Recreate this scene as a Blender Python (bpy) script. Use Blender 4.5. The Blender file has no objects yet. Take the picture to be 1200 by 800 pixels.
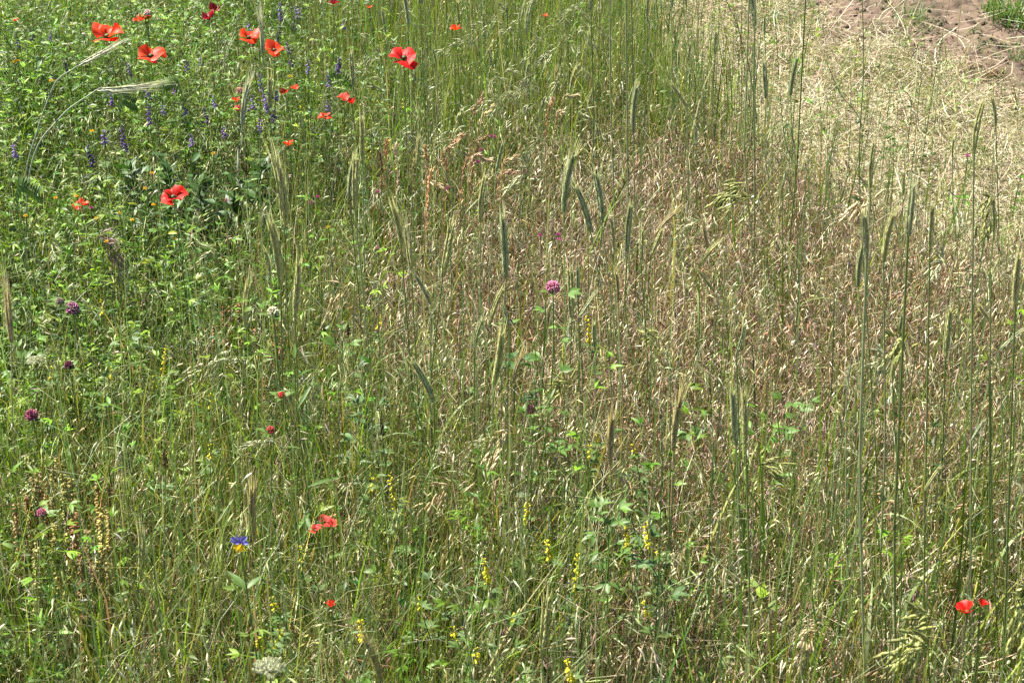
import bpy, math, random
import numpy as np
from math import radians as R
rng = np.random.default_rng(11)
random.seed(11)
scene = bpy.context.scene
COL = scene.collection

# ------------------------------------------------------------------ camera
CAM_H, PITCH, FPX = 1.7, R(27.0), 1903.0
cam_d = bpy.data.cameras.new('camera')
cam = bpy.data.objects.new('camera', cam_d)
COL.objects.link(cam)
cam.location = (0, 0, CAM_H)
cam.rotation_euler = (math.pi / 2 - PITCH, 0, 0)
cam_d.sensor_width = 36.0
cam_d.lens = 36.0 * FPX / 1200.0
cam_d.clip_start, cam_d.clip_end = 0.05, 2000
cam_d.dof.use_dof = True
cam_d.dof.focus_distance = 3.2
cam_d.dof.aperture_fstop = 18.0
scene.camera = cam
# ------------------------------------------------------------------ light
SUN_AZ, SUN_EL = R(-58.0), R(56.0)      # azimuth from +Y (away from the viewer) towards +X
w = bpy.data.worlds.new('World'); scene.world = w; w.use_nodes = True
nt = w.node_tree
sky = nt.nodes.new('ShaderNodeTexSky'); sky.sky_type = 'NISHITA'; sky.sun_disc = False
sky.sun_elevation = SUN_EL; sky.sun_rotation = SUN_AZ
bg = nt.nodes['Background']; bg.inputs['Strength'].default_value = 0.05
nt.links.new(sky.outputs[0], bg.inputs['Color'])
sl = bpy.data.lights.new('sun', 'SUN'); sl.energy = 5.0; sl.angle = R(0.53); sl.color = (1.0, 0.95, 0.83)
sun = bpy.data.objects.new('sun', sl); COL.objects.link(sun)
sun.rotation_euler = (math.pi / 2 - SUN_EL, 0, math.pi - SUN_AZ)
sun.location = (-3, 4, 6)
scene.view_settings.view_transform = 'Standard'
scene.view_settings.look = 'None'
scene.view_settings.gamma = 1.0
scene.view_settings.use_curve_mapping = False
scene.view_settings.exposure = 1.6
cy = scene.cycles
cy.max_bounces = 8; cy.diffuse_bounces = 2; cy.glossy_bounces = 2; cy.transmission_bounces = 5; cy.transparent_max_bounces = 4
cy.use_denoising = False; cy.filter_width = 1.45
cy.sample_clamp_indirect = 4.0

# ------------------------------------------------------------------ measuring helpers
FW = np.array([0, math.cos(PITCH), -math.sin(PITCH)]); UP = np.array([0, math.sin(PITCH), math.cos(PITCH)])
def ray(u, v): return FW + np.array([1., 0, 0]) * (u - 600) / FPX + UP * (400 - v) / FPX
def at_z(u, v, z):
    d = ray(u, v); return np.array([0, 0, CAM_H]) + d * ((z - CAM_H) / d[2])
def at_y(u, v, y):
    d = ray(u, v); return np.array([0, 0, CAM_H]) + d * (y / d[1])
def proj(x, y, z):
    dz = z - CAM_H
    dep = y * FW[1] + dz * FW[2]; upc = y * UP[1] + dz * UP[2]
    return 600 + FPX * x / dep, 400 - FPX * upc / dep

_G = rng.random((64, 64))
def vnoise(x, y, f, off=0.0):
    x = np.asarray(x) * f + off * 7.31 + 100; y = np.asarray(y) * f + off * 3.17 + 100
    xi = np.floor(x).astype(int); yi = np.floor(y).astype(int)
    fx = x - xi; fy = y - yi; fx = fx * fx * (3 - 2 * fx); fy = fy * fy * (3 - 2 * fy)
    g = lambda a, b: _G[a % 64, b % 64]
    return (g(xi, yi) * (1 - fx) + g(xi + 1, yi) * fx) * (1 - fy) + (g(xi, yi + 1) * (1 - fx) + g(xi + 1, yi + 1) * fx) * fy
def sm(t): t = np.clip(t, 0, 1); return t * t * (3 - 2 * t)

# the kinds of cover in the meadow, by where they grow
def zones(x, y):
    u, v = proj(x, y, 0.2)
    n1 = vnoise(x, y, 2.2, 1) - .5; n2 = vnoise(x, y, 5.5, 2) - .5
    u = u + 90 * n1 + 40 * n2; v2 = v + 45 * n1 + 45 * n2
    vb = np.interp(u, [560, 640, 720, 800, 900, 1000, 1200, 1500], [-120, -20, 50, 125, 190, 262, 330, 380])
    straw = sm((vb - v2) / 110 + .35)
    u0, v0 = proj(x, y, 0.0)
    v0 = v0 + 26 * n1 + 30 * n2
    vd = np.interp(u0, [860, 905, 950, 1000, 1060, 1130, 1200, 1500], [-160, -20, 48, 76, 78, 98, 122, 170])
    dirt = sm((vd - v0) / 22 + .5)
    lush = sm((np.interp(v, [-200, 0, 150, 300, 450, 560, 800], [420, 410, 390, 330, 250, 190, 120]) - u) / 190 + .5)
    e = ((u - 850) / 440) ** 2 + ((v2 - 400) / 235) ** 2
    brome = np.maximum(sm((1.35 - e) / .95), .6 * sm((u - 560) / 200) * sm((v2 - 480) / 80)) * (1 - .75 * straw) * (1 - lush)
    straw = straw * (1 - dirt)
    low = sm((v2 - 470) / 130) * (1 - brome) * (1 - .35 * lush)
    green = np.clip(1 - straw - dirt - lush - brome, 0, 1)
    return dict(u=u, v=v, straw=straw, dirt=dirt, lush=lush * (1 - straw) * (1 - dirt), brome=brome * (1 - dirt), low=low, green=green)
def ground_z(x, y):
    x = np.asarray(x, float); y = np.asarray(y, float)
    z = .02 * (vnoise(x, y, 1.3, 3) - .5) + .012 * (vnoise(x, y, 5, 4) - .5)
    d = zones(x, y)['dirt'] * np.clip((60 - np.abs(x) - np.abs(y)) / 40, 0, 1)
    clod = (.06 * (vnoise(x, y, 4, 5) - .4) + .05 * np.abs(vnoise(x, y, 11, 6) - .5) + .034 * np.abs(vnoise(x, y, 26, 7) - .5)
            + .012 * (vnoise(x, y, 60, 8) - .5))
    return z + d * (clod + .03)

def scatter(dens, fn, y0=1.15, y1=8.2, cap=None, spread=.9):
    """random standing places, density dens per square metre thinned by fn(zones)"""
    yy = rng.uniform(y0, y1, int(dens * (y1 - y0) * 2 * (.33 * y1 + spread)))
    xx = rng.uniform(-1, 1, len(yy)) * (.33 * y1 + spread)
    k = np.abs(xx) < .33 * yy + spread
    xx, yy = xx[k], yy[k]
    z = zones(xx, yy)
    k = rng.random(len(xx)) < fn(z)
    z = {a: b[k] for a, b in z.items()}
    xx, yy = xx[k], yy[k]
    return np.stack([xx, yy, ground_z(xx, yy) - .004], 1), z

# ------------------------------------------------------------------ mesh helpers
class MB:
    def __init__(s): s.V = []; s.F = []; s.C = []; s.n = 0
    def add(s, V, F, C):
        V = np.asarray(V, float).reshape(-1, 3); C = np.asarray(C, float)
        if C.ndim == 1: C = np.tile(C, (len(V), 1))
        s.V.append(V); s.F.append(np.asarray(F, np.int64).reshape(-1, 4) + s.n); s.C.append(C.reshape(-1, 3)); s.n += len(V)
        return s
    def mesh(s, name, mat, smooth=True):
        V = np.concatenate(s.V); F = np.concatenate(s.F); C = np.concatenate(s.C)
        m = bpy.data.meshes.new(name)
        m.vertices.add(len(V)); m.vertices.foreach_set('co', V.astype(np.float32).ravel())
        m.loops.add(F.size); m.loops.foreach_set('vertex_index', F.astype(np.int32).ravel())
        m.polygons.add(len(F)); m.polygons.foreach_set('loop_start', np.arange(0, F.size, 4, dtype=np.int32))
        a = m.attributes.new('tint', 'FLOAT_COLOR', 'POINT')
        a.data.foreach_set('color', np.concatenate([np.clip(C, 0, 1), np.ones((len(C), 1))], 1).astype(np.float32).ravel())
        m.polygons.foreach_set('use_smooth', np.full(len(F), smooth))
        m.materials.append(mat); m.update(calc_edges=True)
        return m
    def obj(s, name, mat, parent=None, smooth=True):
        o = bpy.data.objects.new(name, s.mesh(name, mat, smooth)); COL.objects.link(o)
        if parent: o.parent = parent
        return o
def unit(a): return a / np.maximum(np.linalg.norm(a, axis=-1, keepdims=True), 1e-9)
def ribbon(mb, P, S, C):
    """P (N,K,3) centre lines, S (N,K,3) half-width vectors, C (N,K,3)"""
    N, K, _ = P.shape
    V = np.stack([P - S, P + S], 2); Cc = np.repeat(C[:, :, None, :], 2, 2)
    i = (np.arange(N)[:, None] * K + np.arange(K - 1)[None]) * 2
    mb.add(V, np.stack([i, i + 1, i + 3, i + 2], -1), Cc.reshape(-1, 3))
def strands(mb, B, az, L, lean, bend, wd, face, c0, c1, K=6, prof=None, power=1.0, wob=0.0):
    N = len(B); s = np.linspace(0, 1, K)
    th = lean[:, None] + bend[:, None] * s[None] ** power
    ds = L[:, None] / (K - 1)
    h = np.concatenate([np.zeros((N, 1)), np.cumsum(np.sin(th[:, :-1]) * ds, 1)], 1)
    z = np.concatenate([np.zeros((N, 1)), np.cumsum(np.cos(th[:, :-1]) * ds, 1)], 1)
    a = az[:, None] + (wob * rng.standard_normal((N, 1)) * s[None] ** 2 if wob else 0)
    P = np.stack([B[:, :1] + np.cos(a) * h, B[:, 1:2] + np.sin(a) * h, B[:, 2:] + z], -1)
    if prof is None: prof = np.clip(np.interp(s, [0, .3, .7, 1], [.75, 1, .7, .06]), .05, 1)
    S = np.stack([-np.sin(az + face), np.cos(az + face), np.zeros(N)], 1)[:, None, :] * (wd[:, None] * prof[None])[..., None] / 2
    if mb is not None:
        C = c0[:, None] * (1 - s)[None, :, None] + c1[:, None] * s[None, :, None]
        ribbon(mb, P, np.broadcast_to(S, P.shape), C)
    return P
def frame(D):
    D = unit(D); up = np.zeros_like(D); up[..., 2] = 1
    up[np.abs(D[..., 2]) > .95] = (1, 0, 0)
    A = unit(np.cross(D, up)); return D, A, np.cross(A, D)
def lens(mb, P, D, L, Rd, C, rings=((0, .25), (.35, 1), (1, .03)), sides=3, flat=1.0, tipc=None):
    N = len(P); D, A, B = frame(D)
    rot = rng.uniform(0, 6.28, N); A, B = A * np.cos(rot)[:, None] + B * np.sin(rot)[:, None], B * np.cos(rot)[:, None] - A * np.sin(rot)[:, None]
    K = len(rings); V = np.zeros((N, K, sides, 3))
    for k, (t, r) in enumerate(rings):
        for j in range(sides):
            q = 2 * math.pi * j / sides
            V[:, k, j] = P + D * (L * t)[:, None] + (A * math.cos(q) + B * math.sin(q) * flat) * (Rd * r)[:, None]
    base = (np.arange(N) * K * sides)[:, None, None]; k = np.arange(K - 1)[None, :, None] * sides; j = np.arange(sides)[None, None]
    j2 = (j + 1) % sides
    F = np.stack([base + k + j, base + k + j2, base + k + sides + j2, base + k + sides + j], -1)
    Cc = np.repeat(np.broadcast_to(C, (N, 3))[:, None], K, 1).copy()
    if tipc is not None: Cc[:, -1] = tipc
    mb.add(V, F, np.repeat(Cc, sides, 1).reshape(-1, 3))
def leaves(mb, B, D, Nn, L, W, C, fold=.25, curl=.25, prof=(.12, .85, .95, .55, .03)):
    N = len(B); D = unit(D); A = unit(np.cross(D, Nn)); Nn = np.cross(A, D)
    K = len(prof); s = np.linspace(0, 1, K)
    L = L[:, None, None]; W = W[:, None, None]
    mid = B[:, None] + D[:, None] * s[None, :, None] * L + Nn[:, None] * (-curl * s[None, :, None] ** 2) * L
    e = np.asarray(prof)[None, :, None] * W / 2
    V = np.stack([mid - A[:, None] * e + Nn[:, None] * e * fold, mid, mid + A[:, None] * e + Nn[:, None] * e * fold], 2)
    i = (np.arange(N)[:, None, None] * K + np.arange(K - 1)[None, :, None]) * 3 + np.arange(2)[None, None]
    C = np.broadcast_to(C, (N, 3))
    mb.add(V, np.stack([i, i + 1, i + 4, i + 3], -1), np.repeat(C, K * 3, 0))
def tube(mb, P, r, C, n=5):
    P = np.asarray(P, float); K = len(P); r = np.broadcast_to(np.asarray(r, float), (K,))
    T = unit(np.gradient(P, axis=0)); ref = np.array([.9, .3, .1]) if abs(T[0][0]) < .8 else np.array([0, 0, 1.])
    A = unit(np.cross(T, ref)); Bv = np.cross(T, A)
    q = np.arange(n) * 2 * math.pi / n
    V = P[:, None] + (A[:, None] * np.cos(q)[None, :, None] + Bv[:, None] * np.sin(q)[None, :, None]) * r[:, None, None]
    k = np.arange(K - 1)[:, None] * n; j = np.arange(n)[None]; j2 = (j + 1) % n
    C = np.asarray(C, float)
    if C.ndim == 2: C = np.repeat(C, n, 0)
    mb.add(V, np.stack([k + j, k + j2, k + n + j2, k + n + j], -1), C)
def pal(cols, wts, n, jit=.22, hue=.1):
    cols = np.array(cols); wts = np.array(wts, float); wts /= wts.sum()
    c = cols[rng.choice(len(cols), n, p=wts)]
    return c * np.exp(rng.normal(0, jit, (n, 1))) * np.exp(rng.normal(0, hue, (n, 3)))
def U(a, b, n=None): return rng.uniform(a, b, n)

# ------------------------------------------------------------------ materials
def plant_mat(name, rough=.45, trans=.3, spec=.5, bump=0.0, fine=220.0, boost=1.15):
    m = bpy.data.materials.new(name); m.use_nodes = True; t = m.node_tree; p = t.nodes['Principled BSDF']
    a = t.nodes.new('ShaderNodeAttribute'); a.attribute_name = 'tint'
    tc = t.nodes.new('ShaderNodeTexCoord')
    n = t.nodes.new('ShaderNodeTexNoise'); n.inputs['Scale'].default_value = fine; n.inputs['Detail'].default_value = 2
    t.links.new(tc.outputs['Object'], n.inputs['Vector'])
    mr = t.nodes.new('ShaderNodeMapRange'); mr.inputs[3].default_value = .72; mr.inputs[4].default_value = 1.28
    t.links.new(n.outputs['Fac'], mr.inputs[0])
    mx = t.nodes.new('ShaderNodeVectorMath'); mx.operation = 'SCALE'
    t.links.new(a.outputs['Color'], mx.inputs[0]); t.links.new(mr.outputs[0], mx.inputs['Scale'])
    t.links.new(mx.outputs[0], p.inputs['Base Color'])
    p.inputs['Roughness'].default_value = rough; p.inputs['Specular IOR Level'].default_value = spec
    out = t.nodes['Material Output']
    if trans > 0:
        tr = t.nodes.new('ShaderNodeBsdfTranslucent'); s2 = t.nodes.new('ShaderNodeVectorMath'); s2.operation = 'MULTIPLY'
        s2.inputs[1].default_value = (boost * 1.15, boost * 1.15, boost * .7)
        t.links.new(mx.outputs[0], s2.inputs[0]); t.links.new(s2.outputs[0], tr.inputs['Color'])
        ms = t.nodes.new('ShaderNodeMixShader'); ms.inputs[0].default_value = trans
        t.links.new(p.outputs[0], ms.inputs[1]); t.links.new(tr.outputs[0], ms.inputs[2]); t.links.new(ms.outputs[0], out.inputs['Surface'])
    return m
M_leaf = plant_mat('herb_leaf', .48, .24, .35)
M_grass = plant_mat('grass_blade', .45, .28, .38)
M_stem = plant_mat('green_stem', .45, .0, .4)
M_dry = plant_mat('dry_grass', .5, .12, .45)
M_ear = plant_mat('seed_ear', .55, .2, .35, fine=500)
M_awn = plant_mat('awn', .5, .35, .4)
M_red = plant_mat('poppy_petal', .5, .36, .3, boost=1.2, fine=150)
M_bloom = plant_mat('small_bloom', .6, .25, .25, fine=300)

def soil_mat():
    m = bpy.data.materials.new('soil_ground'); m.use_nodes = True; t = m.node_tree; p = t.nodes['Principled BSDF']
    a = t.nodes.new('ShaderNodeAttribute'); a.attribute_name = 'tint'
    tc = t.nodes.new('ShaderNodeTexCoord')
    n = t.nodes.new('ShaderNodeTexNoise'); n.inputs['Scale'].default_value = 38; n.inputs['Detail'].default_value = 8; n.inputs['Roughness'].default_value = .7
    t.links.new(tc.outputs['Object'], n.inputs['Vector'])
    mr = t.nodes.new('ShaderNodeMapRange'); mr.inputs[1].default_value = .3; mr.inputs[2].default_value = .7; mr.inputs[3].default_value = .62; mr.inputs[4].default_value = 1.3
    t.links.new(n.outputs['Fac'], mr.inputs[0])
    mx = t.nodes.new('ShaderNodeVectorMath'); mx.operation = 'SCALE'
    t.links.new(a.outputs['Color'], mx.inputs[0]); t.links.new(mr.outputs[0], mx.inputs['Scale']); t.links.new(mx.outputs[0], p.inputs['Base Color'])
    p.inputs['Roughness'].default_value = .95; p.inputs['Specular IOR Level'].default_value = .15
    b = t.nodes.new('ShaderNodeBump'); b.inputs['Strength'].default_value = .7; b.inputs['Distance'].default_value = .012
    t.links.new(n.outputs['Fac'], b.inputs['Height']); t.links.new(b.outputs[0], p.inputs['Normal'])
    return m

# ------------------------------------------------------------------ ground
def axis(fine0, fine1, fs, mid0, mid1, ms, far):
    a = np.arange(fine0, fine1, fs)
    lo = np.arange(fine0 - ms, mid0, -ms)[::-1]; hi = np.arange(a[-1] + ms, mid1, ms)
    ex = np.geomspace(.1, far, 26)
    return np.concatenate([(lo[0] - ex)[::-1], lo, a, hi, hi[-1] + ex])
xs = axis(.9, 2.9, .009, -4.5, 5, .06, 400.); ys = axis(4.7, 7.6, .011, .2, 11, .06, 400.)
X, Y = np.meshgrid(xs, ys, indexing='ij')
Z = ground_z(X, Y); zn = zones(X, Y)
far = np.clip((np.hypot(X, Y) - 8) / 6, 0, 1)
soil = np.array([.15, .108, .08]); thatch = np.array([.075, .058, .035]); strw = np.array([.21, .165, .10]); mead = np.array([.09, .12, .035])
dm = (zn['dirt'])[..., None]; st = zn['straw'][..., None]
Cg = (thatch * (1 - st) + strw * st * .8 + .2 * st * soil) * (1 - dm) + soil * dm * (.85 + .3 * vnoise(X, Y, 9, 12))[..., None]
Cg = Cg * (1 - far[..., None] * (1 - dm)) + mead * (.6 + .8 * vnoise(X, Y, .6, 9))[..., None] * far[..., None] * (1 - dm)
nx, ny = X.shape
ii = (np.arange(nx - 1)[:, None] * ny + np.arange(ny - 1)[None])
g = MB(); g.add(np.stack([X, Y, Z], -1), np.stack([ii, ii + ny, ii + ny + 1, ii + 1], -1), Cg.reshape(-1, 3))
go = g.obj('ground', soil_mat()); go['kind'] = 'structure'

def stuff(mb, name, mat, label, cat):
    o = mb.obj(name, mat); o['kind'] = 'stuff'; o['label'] = label; o['category'] = cat; return o

# palettes (linear base colours)
GR = [(.105, .19, .016), (.18, .275, .022), (.065, .125, .024), (.29, .32, .07), (.17, .23, .08), (.42, .35, .18), (.28, .18, .09)]
LF = [(.075, .160, .010), (.120, .225, .012), (.035, .08, .010), (.15, .235, .016), (.11, .17, .035)]
DRYC = [(.42, .34, .21), (.30, .21, .13), (.22, .12, .09), (.50, .43, .30), (.20, .19, .08)]
BRC = [(.44, .30, .21), (.58, .47, .33), (.24, .145, .12), (.34, .33, .11), (.66, .56, .42), (.40, .24, .12), (.20, .12, .13)]

# ------------------------------------------------------------------ grass leaves of the meadow
def gap(z): return 1 - .9 * sm((1.3 - (((z['u'] - 240) / 95) ** 2 + ((z['v'] - 275) / 48) ** 2)) / .6)
def grass_layer(name, dens, fn, lo, hi, wlo, whi, colr, wts, mat, label, cat, lean=(.02, .35), bend=(0.1, 1.5), y1=8.2, K=6, hf=None):
    B, z = scatter(dens, lambda z: fn(z) * gap(z), y1=y1); n = len(B); mb = MB()
    L = U(lo, hi, n) * (hf(z) if hf else 1)
    c = pal(colr, wts, n); 
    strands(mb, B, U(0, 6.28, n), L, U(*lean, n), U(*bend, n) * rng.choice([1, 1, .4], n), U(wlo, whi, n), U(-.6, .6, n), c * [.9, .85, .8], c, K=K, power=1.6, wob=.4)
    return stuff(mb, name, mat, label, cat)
hz = lambda z: .45 * z['straw'] + .62 * z['brome'] + 1.0 * z['green'] + 1.05 * z['lush'] + .05
grass_layer('meadow_grass', 5200, lambda z: np.clip(.42 * z['lush'] + .75 * z['green'] + .42 * z['brome'] + .05 * z['straw'] + .4 * z['low'], 0, 1) * (1 - z['dirt']),
            .18, .46, .0018, .0042, GR, [4, 4, 2, 4, 2, 1.6, .8], M_grass, 'green and yellowish grass blades filling the whole meadow', 'grass', hf=hz)
# fine upright straws and stems between them
grass_layer('grass_stems', 3600, lambda z: np.clip(.22 * z['lush'] + .75 * z['green'] + .75 * z['brome'] + .06 * z['straw'] + .2 * z['low'], 0, 1) * (1 - z['dirt']),
            .22, .50, .0009, .0017, GR + DRYC, [3, 4, 1, 4, 2, 2, 1, 2, 2, 1.5, 2, 2], M_dry, 'thin upright grass stems, green and dry, all through the meadow', 'grass', lean=(0, .22), bend=(0, .5), hf=hz)
# tall green stand at the top centre and on the right edge
grass_layer('tall_grass', 1500, lambda z: z['green'] * np.clip(sm((260 - z['v']) / 120) + .8 * sm((z['v'] - 480) / 150) * sm((z['u'] - 780) / 150), 0, 1),
            .38, .62, .0022, .0045, GR, [3, 4, 2, 3, 3, .6, .2], M_grass, 'tall narrow green grass standing among the rye stalks', 'grass', lean=(0, .15), bend=(0, .7))
grass_layer('upright_stems', 420, lambda z: np.clip(.95 * z['green'] + .5 * z['brome'] + .3 * z['lush'] + .35 * z['low'] + .02 * z['straw'], 0, 1) * (1 - z['dirt']),
            .46, .74, .0016, .0026, [(.13, .20, .075), (.17, .24, .11), (.09, .16, .07), (.26, .29, .15)], [3, 3, 2, 1.3], M_grass, 'long upright green stalks rising through the brown and green grass', 'grass', lean=(0, .09), bend=(0, .3))
grass_layer('long_blades', 700, lambda z: np.clip(z['low'] * .75 + .25 * z['green'] + .15 * z['brome'], 0, 1) * (1 - z['dirt']),
            .30, .55, .003, .0058, GR, [4, 5, 3, 4, 2, .5, .2], M_grass, 'long fresh grass blades of the lower meadow', 'grass', lean=(.02, .25), bend=(.1, 1.3))
# dry basal thatch
def thatch_layer():
    B, z = scatter(2600, lambda z: gap(z) * (1 - z['dirt']) * (.35 + .65 * z['brome']), y1=7.5); n = len(B); mb = MB()
    B[:, 2] += U(0, .08, n) ** 1.0
    c = pal(DRYC + BRC, [2, 2, 1, 1, 2, 2, 2, 1, 2, 1, 1, 1], n)
    strands(mb, B, U(0, 6.28, n), U(.06, .2, n), U(.5, 1.5, n), U(-.6, .9, n), U(.0012, .003, n), U(-1.5, 1.5, n), c, c, K=5)
    stuff(mb, 'dry_thatch', M_dry, 'dead tan blades lying tangled at the foot of the grass', 'dry grass')
thatch_layer()

# ------------------------------------------------------------------ brome grass with hanging spikelets
def brome_layer(name, dens, fn, h, nsp, slen, srad, colr, wts, label, cat, bend=(1.2, 2.4), droop=1.0, stemc=None, awn=True, y1=7.8):
    B, z = scatter(dens, fn, y1=y1); n = len(B); mb = MB(); K = 8
    L = U(h[0], h[1], n) * (.5 + .5 * (1 - z['straw']))
    az = U(0, 6.28, n)
    c = pal(stemc or DRYC, None if False else [1] * len(stemc or DRYC), n)
    P = strands(mb, B, az, L, U(0, .25, n), U(*bend, n), U(.0008, .0014, n), U(-1, 1, n), c, c, K=K, power=3.2, prof=np.linspace(1, .5, K))
    cp = pal(colr, wts, n, .18, .06)
    for k in range(nsp):
        s = U(.62, 1.0, n) if nsp > 1 else np.full(n, 1.0)
        f = s * (K - 1); i = np.minimum(f.astype(int), K - 2); fr = (f - i)[:, None]
        a = P[np.arange(n), i]; b = P[np.arange(n), i + 1]
        q = a * (1 - fr) + b * fr
        d = unit(b - a) * .5 + np.stack([rng.normal(0, .42, n), rng.normal(0, .42, n), -droop * U(.6, 1.9, n)], 1)
        d = unit(d)
        pd = unit(d + np.stack([rng.normal(0, .5, n), rng.normal(0, .5, n), U(0, .7, n)], 1)); pl = U(.008, .03, n)[:, None]
        e = q + pd * pl
        side = unit(np.cross(pd, np.array([.2, 1, .1])))* .00045
        ribbon(mb, np.stack([q, e], 1), np.stack([side, side], 1), np.stack([c, c], 1))
        cc = cp * np.exp(rng.normal(0, .22, (n, 1)))
        Ls = U(slen[0], slen[1], n)
        lens(mb, e, d, Ls, U(srad[0], srad[1], n), cc)
        if awn:
            for j in range(2):
                ad = unit(d + rng.normal(0, .16, (n, 3))); tip = e + d * (Ls * .6)[:, None]
                side = unit(np.cross(ad, np.array([.2, 1, .1]))) * .00035
                ribbon(mb, np.stack([tip, tip + ad * U(.01, .022, n)[:, None]], 1), np.stack([side, side * .3], 1), np.stack([cc * 1.25, cc * 1.35], 1))
    return stuff(mb, name, M_dry, label, cat)
brome_layer('red_brome_grass', 2700, lambda z: np.clip(z['brome'] * .95 + .14 * z['green'] + .26 * z['low'], 0, 1), (.20, .42), 6, (.016, .028), (.0011, .0021), BRC, [3, 4, 2, 2, 3, 2, 1.2],
            'ripening reddish brown grass with hanging seed spikelets across the centre', 'grass')
brome_layer('pale_brome_grass', 800, lambda z: np.clip(.3 * z['brome'] + .8 * z['green'] + .6 * z['lush'] + .2 * z['straw'], 0, 1), (.30, .55), 6, (.014, .024), (.0012, .0024),
            [(.46, .46, .26), (.34, .38, .16), (.58, .53, .36), (.25, .17, .13)], [3, 3, 2, 1], 'pale green grass panicles nodding between the stems', 'grass',
            stemc=[(.2, .24, .1), (.3, .3, .16)])
brome_layer('short_dry_brome', 1500, lambda z: np.clip(.6 * z['straw'] * sm((z['v'] - 150) / 160), 0, 1), (.12, .3), 4, (.012, .022), (.001, .0018),
            [(.40, .34, .23), (.32, .31, .16), (.28, .19, .14), (.50, .45, .33)], [3, 2, 1, 2], 'short straw coloured grass with fallen seed heads on the mown ground', 'dry grass')

# ------------------------------------------------------------------ straw litter on the mown strip
def litter():
    mb = MB()
    B, z = scatter(8500, lambda z: np.clip(z['straw'] * (.45 + .75 * vnoise(z['u'], z['v'], .035, 44)) + .012 * z['dirt'], 0, 1), y0=2.2, y1=8.0); n = len(B)
    B[:, 2] += .004 + U(0, 1, n) ** 2 * .055 + .035 * vnoise(B[:, 0], B[:, 1], 6, 20)
    c = pal([(.43, .365, .235), (.32, .25, .145), (.55, .49, .36), (.20, .14, .085), (.22, .24, .09)], [4, 2.4, 4, 2, 1.4], n, .25, .05)
    L = np.where(rng.random(n) < .22, U(.1, .28, n), U(.03, .10, n))
    strands(mb, B, U(0, 6.28, n), L, U(1.1, 1.75, n), U(-.5, .8, n), U(.0011, .0028, n), U(-.5, .5, n), c, c, K=5, wob=1.0, prof=np.array([.8, 1, 1, .9, .5]))
    B, z = scatter(650, lambda z: np.clip(z['straw'] * (.3 + 1.0 * vnoise(z['u'], z['v'], .03, 47)) + .03 * z['dirt'], 0, 1), y0=2.2, y1=8.0); n = len(B)
    B[:, 2] += U(.03, .07, n); c = pal([(.58, .52, .39), (.50, .43, .29), (.38, .29, .17)], [4, 3, 1], n, .15, .04)
    strands(mb, B, U(0, 6.28, n), U(.10, .26, n), U(1.35, 1.7, n), U(-.3, .5, n), U(.002, .0036, n), U(-.4, .4, n), c, c, K=7, wob=.7, prof=np.array([.8, 1, 1, 1, 1, .9, .6]))
    stuff(mb, 'straw_litter', M_dry, 'pale chopped straw and hay lying on the mown strip', 'straw')
    mb = MB()
    B, z = scatter(3600, lambda z: np.clip(z['straw'] * (.3 + 1.1 * (vnoise(z['u'], z['v'], .03, 30) > .55)), 0, 1) * (1 - z['dirt']), y0=2.2, y1=8.0); n = len(B)
    c = pal([(.17, .23, .06), (.32, .33, .12), (.11, .19, .03), (.48, .41, .22)], [3, 3, 2, 2], n)
    strands(mb, B, U(0, 6.28, n), U(.04, .14, n), U(.1, .9, n), U(-.2, .9, n), U(.0014, .003, n), U(-1, 1, n), c, c, K=5)
    stuff(mb, 'short_stubble_grass', M_grass, 'short green and yellow regrowth poking through the straw', 'grass')
litter()

# ------------------------------------------------------------------ leafy herbs
def herb_layer(name, dens, fn, h, nodes, lf, lw, trip, colr, wts, label, cat, y1=8.0, zlo=.25, mat=None, spread=.7):
    B, z = scatter(dens, fn, y1=y1); n = len(B); mb = MB(); K = 6
    H = U(h[0], h[1], n) * (.42 + .85 * vnoise(B[:, 0], B[:, 1], 3.6, 15)) * (.85 + .3 * vnoise(B[:, 0], B[:, 1], 11, 16))
    c = pal(colr, wts, n)
    P = strands(mb, B, U(0, 6.28, n), H, U(0, .4, n), U(-.1, .8, n), U(.0014, .0026, n), U(-1, 1, n), c, c, K=K, prof=np.linspace(1, .6, K))
    for k in range(nodes):
        s = zlo + (1 - zlo) * (k + U(0, 1, n)) / nodes
        f = np.minimum(s, .999) * (K - 1); i = f.astype(int); fr = (f - i)[:, None]
        q = P[np.arange(n), i] * (1 - fr) + P[np.arange(n), i + 1] * fr
        a = U(0, 6.28, n); el = U(-.1, .8, n)
        d = np.stack([np.cos(a) * np.cos(el), np.sin(a) * np.cos(el), np.sin(el)], 1)
        pet = U(.006, .03, n)[:, None]
        e = q + d * pet
        side = unit(np.cross(d, np.array([0, .1, 1]))) * .0005
        ribbon(mb, np.stack([q, e], 1), np.stack([side, side], 1), np.stack([c, c], 1))
        cl = c * np.exp(rng.normal(0, .18, (n, 1)))
        for j in range(trip):
            dd = d.copy()
            if trip > 1:
                ang = (j - (trip - 1) / 2) * spread
                ca, sa = math.cos(ang), math.sin(ang)
                dd = np.stack([d[:, 0] * ca - d[:, 1] * sa, d[:, 0] * sa + d[:, 1] * ca, d[:, 2] + rng.normal(0, .15, n)], 1)
            nn = unit(np.stack([rng.normal(0, .45, n), rng.normal(0, .45, n), np.ones(n)], 1))
            off = 0 if trip <= 3 else pet * (1 - abs(j - (trip - 1) / 2) / trip)
            leaves(mb, e - d * off * .6, dd, nn, U(lf[0], lf[1], n), U(lw[0], lw[1], n), cl, curl=.22)
    return stuff(mb, name, mat or M_leaf, label, cat)
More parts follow.
